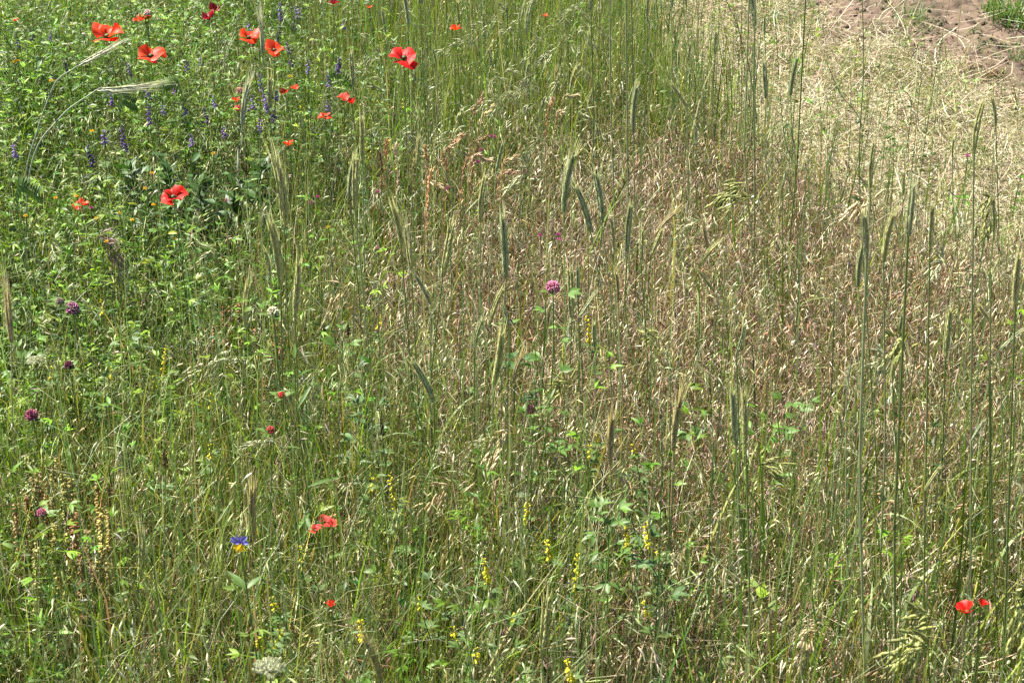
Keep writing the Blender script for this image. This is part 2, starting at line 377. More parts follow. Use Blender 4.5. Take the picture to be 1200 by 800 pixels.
def hole(z):
    a = ((z['u'] - 240) / 95) ** 2 + ((z['v'] - 275) / 50) ** 2; b = ((z['u'] - 80) / 75) ** 2 + ((z['v'] - 610) / 75) ** 2
    return 1 - .93 * sm((1.3 - a) / .6) - .65 * sm((1.3 - b) / .6)
lushf = lambda z: hole(z) * np.clip(z['lush'] * (1.0 - .62 * sm((z['v'] - 450) / 130)) + .05 * z['green'] + .07 * z['low'] * sm((760 - z['u']) / 200), 0, 1) * (1 - z['straw'])
herb_layer('leafy_vetch', 1000, lambda z: lushf(z) * .9, (.34, .62), 11, (.012, .024), (.0035, .0065), 3, LF, [3, 4, 2, 3, 2], 'dense leafy green herbs and vetch covering the left of the meadow', 'herbs')
herb_layer('clover_cover', 330, lambda z: lushf(z) * .8, (.22, .45), 5, (.014, .026), (.007, .012), 3, LF, [3, 4, 3, 2, 3], 'clover leaves under the taller herbs', 'herbs')
herb_layer('fine_herbs', 700, lambda z: gap(z) * np.clip(.5 * z['lush'] + .2 * z['low'] + .06 * z['green'], 0, 1), (.30, .55), 12, (.008, .018), (.002, .004), 1,
           [(.12, .18, .05), (.18, .22, .10), (.08, .14, .03), (.26, .28, .16)], [3, 2, 3, 1], 'wispy narrow leaved herbs with tiny pale leaves', 'herbs')
herb_layer('mown_strip_weeds', 60, lambda z: np.clip(.9 * z['straw'] + .15 * z['brome'], 0, 1), (.06, .18), 6, (.012, .024), (.006, .011), 3, LF, [3, 4, 2, 3, 2], 'small green weeds dotted over the mown strip and brown grass', 'weeds')

# ================================================================== single plants
def tag(o, label, cat, group=None):
    o['label'] = label; o['category'] = cat
    if group: o['group'] = group
    return o
def empty(name, loc):
    o = bpy.data.objects.new(name, None); COL.objects.link(o); o.location = [float(a) for a in loc]; o.empty_display_size = .02; return o
def path(pts, n=12):
    """smooth curve through the points"""
    P = np.asarray(pts, float); P = np.concatenate([[2 * P[0] - P[1]], P, [2 * P[-1] - P[-2]]]); out = []
    for i in range(1, len(P) - 2):
        t = np.linspace(0, 1, n, endpoint=False)[:, None]; a, b, c, d = P[i - 1:i + 3]
        out.append(.5 * ((2 * b) + (c - a) * t + (2 * a - 5 * b + 4 * c - d) * t ** 2 + (3 * b - a - 3 * c + d) * t ** 3))
    out.append(P[-2][None]); return np.concatenate(out)
def rot_to(d):
    from mathutils import Vector
    return Vector([float(a) for a in d]).to_track_quat('Z', 'Y')
def footed(V):
    G = V.copy(); G[2] = float(ground_z(V[0], V[1])) - .005; return G

# ---- rye ears (own length 0.085 m, pointing up), several shapes shared by the copies
EARC = [((.35, .40, .22), (.56, .57, .38)), ((.45, .46, .19), (.62, .60, .38)), ((.42, .34, .19), (.55, .47, .30)), ((.44, .46, .34), (.60, .60, .47))]
def ear_meshes(col, awncol, awn_len, bow, seed):
    r = np.random.default_rng(seed); b = MB(); L = .085; nn = 17
    def c_at(t): return np.stack([bow * t ** 2 * L, 0 * t, t * L], -1)
    t = np.linspace(0, 1, 8); tube(b, c_at(t), np.interp(t, [0, .1, .8, 1], [.001, .0027, .0024, .0004]), col, 6)
    tt = np.repeat(np.linspace(.02, .95, nn), 4); k = np.tile(np.arange(4), nn); n = len(tt)
    tt = tt + r.normal(0, .006, n)
    a = k * math.pi / 2 + r.normal(0, .12, n); wide = np.where(k % 2 == 0, .8, .5)
    out = np.stack([np.cos(a) * wide, np.sin(a), 0 * a], 1) * np.where(k % 2 == 0, 1, .8)[:, None]
    pos = c_at(tt) + out * .0022
    tang = unit(np.stack([2 * bow * tt, 0 * tt, np.ones(n)], 1))
    d = unit(tang + out * .24)
    size = np.interp(tt, [0, .15, .6, 1], [.65, 1, 1, .6])
    cc = np.array(col)[None] * np.exp(r.normal(0, .2, (n, 1)))
    lens(b, pos, d, .0155 * size, .0023 * size, cc, rings=((0, .4), (.3, 1), (.65, .75), (1, .05)), sides=4, tipc=np.array(awncol))
    w = MB(); m = r.random(n) < .9
    p0 = (pos + d * (.013 * size)[:, None])[m]; d0 = unit(d[m] * (.7 if awn_len < .06 else .25) + tang[m] * .8 + r.normal(0, .08, (m.sum(), 3)))
    ln = (awn_len * r.uniform(.55, 1.1, m.sum()))[:, None]
    s = unit(np.cross(d0, r.normal(0, 1, d0.shape))) * .00042
    mid = p0 + d0 * ln * .5; end = p0 + d0 * ln + tang[m] * ln * .05
    ribbon(w, np.stack([p0, mid, end], 1), np.stack([s, s * .8, s * .2], 1), np.tile(np.array(awncol), (m.sum(), 3, 1)))
    return b.mesh('ear', M_ear), w.mesh('awns', M_awn)
EARS = {}
for ci, (c, a) in enumerate(EARC):
    for sh in range(3):
        EARS[ci, sh] = ear_meshes(c, a, (.022 if ci < 2 else .04) * (1 + .5 * (sh == 2)), (0, .12, -.15)[sh], 50 + ci * 5 + sh)
EARS['bow'] = ear_meshes(EARC[3][0], EARC[3][1], .048, .4, 99)
def link_mesh(name, me, parent, loc, d, scl, roll=0.0):
    o = bpy.data.objects.new(name, me); COL.objects.link(o); o.parent = parent; o.location = [float(a) for a in loc]
    q = rot_to(d)
    from mathutils import Quaternion
    o.rotation_mode = 'QUATERNION'; o.rotation_quaternion = q @ Quaternion((0, 0, 1), roll); o.scale = (scl,) * 3
    return o
RYE_GROUP = 'tall rye stalks standing above the meadow'
def rye(tip, eb, van, ck, label, group=RYE_GROUP, leaf=None, thick=.0013, shape=None, mid=None):
    Vp = at_z(van[0], van[1], .2); y0 = Vp[1]
    T = at_y(*tip, y0); E = at_y(*eb, y0)
    dy = rng.normal(0, .012)
    T[1] += dy; E[1] += dy * .7
    G = footed(Vp + [0, 0, 0]); G[0] -= (E[0] - Vp[0]) * .2 / max(E[2] - .2, .1) * .5
    L = np.linalg.norm(T - E); d = (T - E) / L
    root = empty('rye_stalk', G); tag(root, label, 'rye stalk', group)
    pts = [G, Vp] + ([at_y(*m, y0) for m in (mid or [])]) + [E]
    P = path(pts, 10)
    q = P - G; tt_ = np.linspace(0, 1, len(q)); kk = np.interp(tt_, [0, U(.2, .35), U(.45, .6), U(.7, .85), 1], [0, rng.normal(0, .006), rng.normal(0, .007), rng.normal(0, .006), 0]); q[:, 0] += kk; q[:, 1] += kk * rng.normal(0, 1)
    sc = np.array([.14, .19, .055]) if rng.random() < .5 else np.array([.25, .29, .14])
    if ck == 2: sc = np.array([.38, .30, .16])
    if ck == 3: sc = np.array([.30, .34, .25])
    sc = sc * rng.uniform(.85, 1.2)
    mb = MB(); tube(mb, q, np.linspace(thick * 1.15, thick * .75, len(q)), sc, 6)
    for f in (.45, .72):                                   # swollen nodes on the straw
        i = int(f * len(q)); tube(mb, [q[i] - [0, 0, .004], q[i], q[i] + [0, 0, .004]], [thick, thick * 1.6, thick], sc * .6, 6)
    mb.obj('stem', M_stem, root)
    em, am = EARS['bow'] if shape == 'bow' else EARS[ck, int(rng.integers(3)) if shape is None else shape]
    s = L / .085 * (U(.9, 1.1) if shape != 'bow' else .8)
    roll = 0.0 if shape == 'bow' else U(0, 6.28)
    eo = link_mesh('ear', em, root, E - G, d, s, roll)
    ao = bpy.data.objects.new('awns', am); COL.objects.link(ao); ao.parent = eo
    nl = 1 if leaf is None else leaf
    for k in range(nl):
        i = int(U(.35, .7) * len(q)); a = U(0, 6.28); b = MB()
        strands(b, q[i][None], np.array([a]), np.array([U(.09, .17)]), np.array([.25]), np.array([U(.6, 2.2)]), np.array([.0055]), 0, sc[None] * 1.1, sc[None] * 1.25, K=9, power=1.3)
        b.obj('leaf', M_grass, root)
    return root
RY = [
 # tip            ear base      stem vanishes  colour  label
 ((663,180),(661,250),(664,420),0,'slim blue green rye ear between the leaning pale panicle and the paired ears'),
 ((682,213),(692,270),(722,540),0,'rye ear leaning on a long bending stalk, one of the close pair over brown grass'),
 ((705,206),(705,262),(728,500),0,'short stout upright rye ear next to the leaning one over the brown grass'),
 ((737,245),(735,297),(738,470),0,'rye ear standing close behind the stout upright one, on a straight pale stalk'),
 ((720,262),(720,295),(716,440),1,'small yellow green rye ear hanging between the two blue green ones'),
 ((753,280),(752,315),(754,525),1,'stubby rye ear alone on a straight green stalk over the brown grass'),
 ((725,320),(724,352),(726,590),2,'faded rye ear with pale stalk running down to the yellow sweet clover'),
 ((412,63),(414,100),(416,250),0,'grey green rye ear beside the deep red poppy with a gap'),
 ((617,8),(617,42),(618,180),0,'dark rye ear at the top edge over the green stand, thin straight stalk'),
 ((652,80),(652,112),(652,190),2,'small straw tinted rye ear over bright green grass beside a pale panicle'),
 ((671,80),(668,108),(668,200),1,'small curved green ear just beside the pale drooping panicle heads'),
 ((748,96),(751,112),(756,260),0,'tiny tilted rye ear by the edge of the straw strip'),
 ((758,-8),(758,19),(757,200),0,'rye ear cut by the top edge at the start of the straw strip'),
 ((741,105),(743,160),(744,300),0,'long narrow rye ear in line with three dark straight stalks at the straw edge'),
 ((424,138),(425,192),(430,420),1,'bristly pale rye ear on a stalk that passes the poppy cluster of two blooms'),
 ((417,185),(416,245),(440,560),1,'tall green ear, right member of the pair over long slanting stalks'),
 ((409,192),(409,236),(428,480),0,'shorter ear close beside the tall green ear of the same pair'),
 ((468,240),(471,290),(492,560),1,'rye ear on a slightly slanting stalk above the curved pale leaf in the middle'),
 ((477,268),(482,318),(500,600),1,'rye ear just lower beside the slanting one in the middle of the meadow'),
 ((562,212),(563,262),(566,420),1,'soft green ear standing over the orange tinged grass'),
 ((529,266),(519,324),(510,585),1,'leaning yellow green ear on a long straight pale stalk'),
 ((589,256),(593,327),(597,560),0,'largest blue green rye ear, thick and upright in the middle'),
 ((583,338),(575,374),(568,470),1,'short leaning ear tucked beside the thick blue green one'),
 ((593,390),(578,450),(573,640),1,'fat leaning ear with two stalks crossing beneath it'),
 ((493,420),(509,468),(507,620),0,'ear bent over backwards against a straight stalk'),
 ((668,312),(670,372),(672,560),1,'feathery upright ear right above the pink clover head'),
 ((677,318),(678,354),(684,520),0,'darker ear half hidden by the feathery one above the clover'),
 ((694,375),(698,410),(690,560),0,'hanging ear next to the large yellow flower spike'),
 ((710,485),(715,540),(722,700),2,'faint straw coloured ear low among the long stalks'),
 ((790,478),(790,532),(788,680),2,'thin bleached ear in front of the brown grass'),
 ((856,448),(861,515),(862,760),0,'thick dark ear with frothy tip alone in front of the brown grass'),
 ((1004,290),(1005,334),(1006,480),0,'short blunt blue green ear over the brown grass towards the straw'),
 ((1038,243),(1034,306),(1028,790),1,'pale long ear rising behind the yellowish bent panicle'),
 ((1056,376),(1057,408),(1058,560),0,'little grey ear between two nodding panicles'),
 ((988,490),(988,516),(990,640),1,'fuzzy short ear low in the brown grass'),
 ((1050,505),(1050,530),(1050,640),0,'pale topped small ear below the broad green panicle'),
 ((1113,365),(1108,420),(1106,640),1,'slender reddish green ear on the edge of the brown grass'),
 ((928,66),(926,112),(928,240),0,'plump grey ear over the straw strip beside a bent leaf'),
 ((895,72),(897,115),(902,265),0,'long grey ear over the straw between dark stalks'),
 ((838,37),(837,62),(838,200),0,'small ear on a pale stalk over the straw strip'),
 ((807,50),(807,71),(808,170),0,'tiny dark ear nearest to the tan tussock on the straw strip'),
 ((883,-14),(884,32),(886,260),0,'drooping ear at the very top between dark parallel stalks'),
 ((896,22),(896,42),(897,150),0,'tiny ear over the straw just above the plump grey one'),
 ((1170,120),(1169,152),(1170,300),1,'lone little ear over the straw close to the dirt bank'),
 ((1021,176),(1022,225),(1014,760),1,'tall soft ear over the straw rising from long stalks below'),
 ((1057,202),(1057,228),(1057,330),1,'small green ear over the straw beside the tall soft one'),
 ((1117,166),(1117,186),(1118,300),1,'tiny green ear over the matted straw under the dirt bank'),
 ((1163,236),(1165,272),(1160,420),1,'olive ear bending on the straw border'),
 ((336,192),(334,264),(345,520),1,'huge bristly ear rising over the green herbs beside the dark leafy clump'),
 ((328,262),(330,332),(338,600),1,'second bristly ear directly below the huge one'),
 ((350,312),(346,372),(348,700),1,'yellowish bristly ear beside the cream clover bloom'),
 ((315,292),(317,325),(322,480),0,'grey green ear squeezed beside the bristly ears'),
 ((284,328),(290,382),(300,520),1,'brownish ear leaning near the pale nodding panicle'),
 ((302,418),(305,446),(308,540),1,'small blunt ear above the coral buds'),
 ((309,24),(308,64),(306,200),3,'pale ear passing in front of the cluster of orange poppies'),
 ((315,98),(316,146),(318,260),1,'pale green ear under the orange poppies'),
 ((286,100),(284,148),(280,270),3,'narrow whitish ear beside the dark violet spikes'),
 ((8,345),(13,402),(20,640),2,'straw coloured ear with a long awn tuft at the edge by the purple clover'),
 ((641,705),(636,775),(632,860),1,'big blurred ear rising from the bottom edge'),
 ((440,752),(446,800),(448,880),2,'blurred brown ear at the bottom edge beside a yellow spike'),
 ((297,573),(296,634),(298,740),2,'straw coloured awned ear beside the blue flower'),
 ((170,640),(160,690),(150,790),1,'drooping green ear on a tan broken stalk low in the grass'),
 ((718,-60),(715,-6),(726,330),0,'very long dark rye stalk cut off above, crossing the straw edge'),
 ((733,-70),(733,-14),(737,340),0,'straight dark rye stalk cut off above beside the long bending one'),
 ((741,-50),(740,-4),(741,240),0,'third dark rye stalk of the parallel trio cut off above'),
 ((692,-30),(692,10),(694,260),0,'pale grey rye stalk cut off above over bright green grass'),
 ((788,-30),(787,10),(790,190),0,'rye stalk cut off above in front of tan straw'),
 ((879,-80),(879,-26),(880,330),0,'first of two dark parallel rye stalks over the straw'),
 ((884,-90),(884,-34),(883,335),0,'second of two dark parallel rye stalks over the straw'),
 ((948,-60),(944,-8),(921,330),0,'dark rye stalk slanting across the straw with a folded leaf'),
 ((492,-40),(492,6),(500,250),0,'double grey stalk reaching the top beside the deep red poppy'),
 ((497,-46),(497,0),(506,240),0,'grey stalk touching the double stalk beside the deep red poppy'),
 ((476,-10),(478,30),(480,200),0,'thin stalk directly beneath the deep red poppy'),
 ((1096,250),(1092,300),(1080,800),1,'leaning green stalk and ear along the border of the brown grass'),
 ((1145,130),(1142,180),(1135,800),1,'very long green stalk rising from the bottom near the red poppy pair'),
 ((1183,300),(1186,360),(1176,840),1,'olive stalk at the edge over the red poppy pair'),
 ((872,470),(874,520),(880,860),1,'green stalk crossing the lower brown grass below the thick dark ear'),
 ((1063,215),(1060,270),(1048,860),0,'blue green stalk, innermost of the lower bundle of long stalks'),
 ((1012,250),(1014,300),(1011,860),0,'blue green stalk, outermost of the lower bundle of long stalks'),
]
for t, e, v, c, lab in RY:
    rye(t, e, v, c, lab, thick=.0019 if ('parallel' in lab or 'cut off above' in lab or 'bundle' in lab or 'slanting across' in lab) else .0014)
# bowed silvery ears over the herbs
rye((186,110), (112,107), (30,370), 3, 'silvery bowed ear with long awns hanging over the green herbs', shape='bow', mid=[(35,200), (72,138)], leaf=0, thick=.0017)
rye((138,54), (92,76), (20,330), 3, 'silvery bowed ear pointing at the large cupped poppy', shape='bow', mid=[(30,190), (62,105)], leaf=0, thick=.0017)
rye((64,-6), (56,12), (22,160), 1, 'dark leaning stalk with its ear cut by the top corner', leaf=0)
# the crowded stand
for k in range(44):
    u = U(425, 700); v = U(70, 235); h = U(60, 120)
    rye((u + U(-6, 6), v - h - U(14, 26)), (u, v - h), (u + U(-4, 6), v), int(rng.choice([0, 0, 1])), 'thin green rye stalk in the crowded stand behind the orange tinged grass',
        'thin rye stalks of the crowded stand', leaf=1, thick=.0012)
for k in range(20):
    u = U(470, 1000); v = U(330, 640); h = U(110, 250)
    rye((u + U(-16, 18), v - h - U(16, 34)), (u + U(-9, 9), v - h), (u + U(-6, 6), v), int(rng.choice([0, 0, 1, 1, 2])), 'slender rye stalk among many crossing the brown grass',
        'slender rye stalks crossing the brown grass', leaf=1, thick=.0011)
for k in range(20):
    u = U(650, 830); v = U(90, 260); h = U(80, 200)
    rye((u + U(-8, 8), v - h - U(12, 22)), (u + U(-5, 5), v - h), (u + U(-5, 5), v), int(rng.choice([0, 0, 1])), 'thin straight rye stalk at the margin between green stand and straw strip',
        'rye stalks at the margin of the straw strip', leaf=1, thick=.0011)
for k in range(9):
    u = U(985, 1185); v = U(700, 860); h = U(230, 430)
    rye((u + U(-20, 26), v - h - U(18, 28)), (u + U(-12, 14), v - h), (u + U(-4, 6), v), int(rng.choice([0, 1, 1])), 'thin upright green stalk in the lower grass around the red poppy pair',
        'thin stalks around the red poppy pair', leaf=1, thick=.0011)

# ---- nodding brome panicles
PC = [((.18, .20, .07), (.30, .31, .10)), ((.30, .33, .16), (.44, .45, .27)), ((.40, .30, .16), (.55, .44, .26)), ((.16, .10, .09), (.34, .24, .20))]
def panicle(tip, apex, van, ns, ck, label, size=1.0, group='nodding grass panicles above the meadow', fat=1.0, spread=.5):
    Vp = at_z(van[0], van[1], .2); y0 = Vp[1]; T = at_y(*tip, y0); A = at_y(*apex, y0); T[1] += rng.normal(0, .02)
    G = footed(Vp); q = path([G, Vp, A, T], 12) - G; n = len(q)
    root = empty('brome_panicle', G); tag(root, label, 'grass panicle', group)
    sc = np.array(PC[ck][0]); mb = MB(); tube(mb, q, np.linspace(.0011, .0004, n), sc * 1.05, 5); mb.obj('stem', M_stem, root)
    ns = int(ns * 1.6); hd = MB(); s = rng.uniform(.66, 1.0, ns); s[:2] = 1.0; f = s * (n - 1); i = np.minimum(f.astype(int), n - 2)
    p = q[i] + (q[i + 1] - q[i]) * (f - i)[:, None]; tg = unit(q[i + 1] - q[i])
    d = unit(tg * 1.1 + rng.normal(0, .28, (ns, 3)) * spread * 2 + np.array([0, 0, -.55]))
    pd = unit(d + rng.normal(0, .4, (ns, 3)) + [0, 0, .25]); pl = (U(.004, .022, ns) * size)[:, None]
    e = p + pd * pl; sd = unit(np.cross(pd, [.1, 1, .2])) * .0005
    ribbon(hd, np.stack([p, e], 1), np.stack([sd, sd], 1), np.tile(sc, (ns, 2, 1)))
    c1 = np.array(PC[ck][1]) * np.exp(rng.normal(0, .2, (ns, 1)))
    Ls = U(.018, .027, ns) * size
    # each spikelet: overlapping pairs of scales
    for k in range(4):
        off = d * (Ls * .16 * k)[:, None]; sg = unit(np.cross(d, rng.normal(0, 1, (ns, 3)))) * .0007
        lens(hd, e + off + sg * (1 if k % 2 else -1), unit(d + sg * 90 * (1 if k % 2 else -1)), Ls * .6, .0019 * size * fat * np.ones(ns), c1 * (1.1 - .06 * k), sides=4)
    tp = e + d * (Ls * .9)[:, None]; ad = unit(d + rng.normal(0, .1, d.shape)); sd = unit(np.cross(ad, [.1, 1, .2])) * .0004
    ribbon(hd, np.stack([tp, tp + ad * .012], 1), np.stack([sd, sd * .3], 1), np.tile(c1[:, None] * 1.2, (1, 2, 1)))
    hd.obj('seed_head', M_ear, root)
    b = MB(); j = int(n * .3)
    strands(b, q[j][None], np.array([U(0, 6.28)]), np.array([U(.08, .15)]), np.array([.3]), np.array([1.6]), np.array([.004]), 0, sc[None], sc[None] * 1.3, K=8); b.obj('leaf', M_grass, root)
    return root
PN = [
 ((240,425),(290,423),(375,510),18,1,'grey green panicle arching towards the yellow flower spike near the cream bloom',1.2,1.0),
 ((228,310),(262,300),(322,380),14,1,'pale panicle arching beneath the dark leafy clump',1.1,1.0),
 ((163,264),(195,248),(270,262),12,1,'silvery drooping panicle right under the lone poppy',1.0,.9),
 ((96,70),(120,66),(172,180),8,1,'fine pale panicle between the bowed ears',.8,.7),
 ((848,225),(880,224),(930,300),20,0,'big olive green panicle bending over the parallel stalks',1.25,1.3),
 ((856,244),(884,236),(925,330),12,0,'lower olive panicle hanging under the big bending one',1.0,1.1),
 ((806,275),(826,268),(850,420),9,1,'slim green panicle drooping over the reddish grass',.9,.8),
 ((902,332),(938,324),(1010,345),10,1,'long thin silvery panicle reaching sideways over the brown grass',.9,.8),
 ((1003,240),(1022,240),(1040,400),14,2,'yellowish bent panicle in front of the pale long ear',1.2,1.3),
 ((1092,308),(1112,318),(1128,470),9,1,'pale curled panicle over the border of the straw',1.1,1.1),
 ((1048,402),(1060,406),(1072,560),12,0,'green panicle fanning out beside the little grey ear',1.1,1.2),
 ((1120,322),(1106,346),(1150,440),7,2,'tan panicle next to the olive stalks',1.0,1.0),
 ((1062,740),(1110,732),(1165,860),16,0,'blurred cream green panicle under the red poppy pair',1.25,1.2),
 ((1066,770),(1096,762),(1130,900),14,0,'blurred tan panicle hanging at the bottom under the cream one',1.25,1.2),
 ((1190,720),(1200,712),(1215,860),8,0,'olive panicle cut by the frame beside the red poppy pair',1.1,1.1),
 ((1125,660),(1165,650),(1230,700),9,2,'long tan panicle drooping above the red poppy pair',1.0,.9),
 ((935,745),(960,738),(1010,860),12,2,'feathery tan panicle low under the long stalks',1.0,.9),
 ((765,400),(778,404),(805,500),10,0,'green panicle leaning over the brown grass beside long stalks',1.0,1.0),
 ((655,452),(668,455),(692,560),12,0,'feathery olive panicle among the long stalks above the small pink flower',1.0,1.0),
 ((545,530),(580,520),(620,600),16,1,'bleached fluffy panicle lying low above the pale spikelets',1.0,.8),
 ((582,515),(606,508),(640,640),10,2,'creamy panicle with plump spikelets beside the clover leaves',1.2,1.3),
 ((600,218),(622,205),(586,330),14,1,'pale tall panicle leaning from the middle grass',1.1,1.2),
 ((640,62),(655,66),(640,170),12,1,'whitish drooping panicle at the border of the green stand',1.0,1.0),
 ((684,84),(676,72),(690,190),10,1,'whitish panicle bending beside the small curved ear',1.0,1.0),
 ((532,25),(552,12),(568,120),9,1,'silvery nodding panicle above the small scarlet poppy',.9,.9),
 ((575,36),(595,20),(612,150),9,1,'pale nodding panicle beside the dark ear at the top',.9,.9),
 ((512,210),(490,222),(460,330),8,2,'tan curved panicle over the yellow dotted herbs',.9,.8),
 ((392,360),(412,340),(440,480),7,2,'small cream panicle over the middle weeds',1.0,1.0),
 ((490,408),(512,398),(546,430),8,1,'cream panicle lying across the bent ear',1.0,1.0),
 ((395,120),(380,112),(352,260),7,1,'thin pale panicle among the violet spikes',.8,.8),
 ((238,78),(262,68),(300,170),7,1,'white stemmed panicle under the orange poppies',.8,.8),
 ((40,318),(80,300),(130,420),12,1,'pale panicle lying over the herbs above the purple clover',.9,.8),
 ((132,300),(112,284),(90,420),16,3,'purplish brown panicle spreading over the herbs',1.0,.9),
 ((150,330),(130,300),(120,420),14,3,'darker brown panicle hanging next to the purplish one',1.0,.9),
 ((300,520),(330,524),(380,640),10,1,'slim pale panicle beneath the coral buds',.9,.8),
 ((310,664),(342,655),(390,720),9,1,'silvery spikelets curling beside the blue flower',1.1,1.0),
 ((2,750),(20,748),(70,800),6,1,'cream panicle entering at the bottom corner',1.1,1.0),
 ((130,20),(160,12),(200,130),7,1,'faint panicle behind the large cupped poppy',.8,.8),
 ((1150,255),(1166,240),(1172,420),9,0,'olive panicle at the edge over the straw strip',1.1,1.2),
 ((1030,438),(1045,428),(1078,600),10,1,'grey panicle hanging under the fanning green one',1.0,1.0),
 ((900,545),(880,560),(860,700),10,0,'loose olive panicle low beside the crossing green stalk',1.0,.9),
 ((505,590),(530,575),(512,720),12,2,'ragged tan panicle above the trailing clover leaves',1.0,.9),
 ((360,470),(372,440),(368,600),14,1,'bleached silvery panicle hanging beside the broad folded leaf',1.0,.7),
 ((450,340),(420,330),(380,420),8,1,'arching silver panicle across two slanting stalks',.9,.8),
]
for t, a, v, ns, ck, lab, sz, ft in PN: panicle(t, a, v, ns, ck, lab, sz, fat=ft)
for k in range(44):
    u = U(400, 720); v = U(-10, 170); s = rng.choice([-1, 1])
    panicle((u + s * U(14, 30), v + U(0, 12)), (u, v), (u - s * U(5, 20), v + U(70, 140)), int(U(6, 11)), 1, 'small silvery panicle nodding in the crowded green stand', U(.75, 1), 'small panicles of the green stand', .9)
for k in range(30):
    u = U(20, 380); v = U(0, 230); s = rng.choice([-1, 1])
    panicle((u + s * U(14, 30), v + U(0, 12)), (u, v), (u - s * U(5, 20), v + U(50, 90)), int(U(6, 11)), 1, 'small silvery panicle lying over the leafy herbs around the poppies', U(.7, 1), 'small panicles over the herbs', .9)

# ---- orange tinged loose grass in the middle
def orange_grass(tip, base, van, label, c=(.42, .22, .10)):
    Vp = at_z(*van, .2); y0 = Vp[1]; T = at_y(*tip, y0); B = at_y(*base, y0); G = footed(Vp); q = path([G, Vp, B, T], 10) - G; n = len(q)
    root = empty('rusty_plume', G); tag(root, label, 'rusty grass', 'rusty grass plumes')
    mb = MB(); tube(mb, q, .0007, np.array(c) * .8, 4); mb.obj('stem', M_dry, root)
    ns = 80; s = U(.60, 1, ns); f = s * (n - 1); i = np.minimum(f.astype(int), n - 2); p = q[i] + (q[i + 1] - q[i]) * (f - i)[:, None]
    d = unit(unit(q[i + 1] - q[i]) + rng.normal(0, .28, (ns, 3))); b = MB(); L = U(.007, .015, ns)
    lens(b, p + rng.normal(0, .0016, (ns, 3)), d, L, np.full(ns, .0011), np.array(c) * np.exp(rng.normal(0, .25, (ns, 1))))
    b.obj('plume', M_dry, root)
for k, (t, b) in enumerate([((513,112),(507,190)),((537,165),(513,200)),((577,125),(560,160)),((566,112),(552,150)),((541,160),(524,190)),((486,178),(484,215)),((498,172),(500,210)),
     ((567,162),(552,180)),((573,188),(551,196)),((602,185),(588,208)),((604,202),(584,216)),((571,208),(556,232)),((505,200),(500,250)),((520,180),(520,240)),((560,170),(552,215)),((541,130),(534,160)),
     ((548,182),(540,230)),((453,165),(452,200)),((648,116),(640,150)),((660,130),(650,150)),((676,112),(658,126)),((446,180),(447,215)),((463,170),(466,210))]):
    orange_grass(t, b, (b[0] - U(0, 6), b[1] + U(110, 170)), 'rusty orange grass plume in the patch in front of the crowded green stand', c=pal([(.50, .33, .18), (.46, .27, .14), (.54, .43, .27)], [2, 2, 1], 1)[0])

# ---- sorrel with beady seeds
def sorrel(top, van, label, grp, h=.12, c=(.34, .20, .07)):
    Vp = at_z(*van, .15); y0 = Vp[1]; T = at_y(*top, y0); G = footed(Vp); q = path([G, (G + T) / 2 + [U(-.01, .01), U(-.01, .01), 0], T], 12) - G; n = len(q)
    root = empty('sorrel_plant', G); tag(root, label, 'sorrel', grp)
    mb = MB(); tube(mb, q, .0009, (.20, .16, .05), 5); mb.obj('stem', M_stem, root)
    b = MB(); L = q[-1, 2]; ns = 110; zt = L - U(0, 1, ns) ** .9 * h; a = U(0, 6.28, ns)
    p = np.stack([np.interp(zt, q[:, 2], q[:, 0]), np.interp(zt, q[:, 2], q[:, 1]), np.round(zt / .007) * .007 + rng.normal(0, .0008, ns)], 1)
    d = np.stack([np.cos(a), np.sin(a), U(-.6, .1, ns)], 1)
    lens(b, p + d * .0018, d, np.full(ns, .0052), np.full(ns, .0020), np.array(c) * np.exp(rng.normal(0, .28, (ns, 1))) * [1, 1, 1], rings=((0, .6), (.5, 1), (1, .4)), sides=5)
    b.obj('seeds', M_ear, root)
    if rng.random() < .6:
        l = MB(); m = 2
        leaves(l, q[[3, 6]], np.array([[math.cos(t), math.sin(t), .6] for t in U(0, 6.28, m)]), np.tile([0, 0, 1.], (m, 1)), np.full(m, .035), np.full(m, .009), np.array([.09, .14, .03])); l.obj('leaves', M_leaf, root)
for (u, v) in [(53,535),(60,540),(46,556),(75,558),(68,548),(33,535),(39,560),(82,562),(112,560),(128,570),(30,575),(52,580),(72,590),(117,600),(130,600),(105,620),(20,590),(62,610),(90,645),(125,640),(112,655),(44,640),(85,600),(98,640)]:
    sorrel((u + U(-3, 3), v + U(-4, 4)), (u + U(-6, 6), v + U(120, 170)), 'sorrel stalk with beady orange seeds in the low patch by the small pink flower', 'sorrel stalks of the low patch', c=pal([(.40, .26, .09), (.36, .30, .10), (.36, .19, .09)], [2, 2, 1], 1)[0])
for (u, v) in [(262,352),(270,360),(278,350),(322,380),(318,400),(235,405),(252,380),(285,372),(305,415),(312,440),(240,385),(330,395),(300,385),(265,395)]:
    sorrel((u, v), (u + U(-6, 6), v + U(70, 110)), 'sorrel stalk with tiny reddish seeds around the cream bloom', 'sorrel stalks around the cream bloom', h=.09, c=(.42, .22, .11))

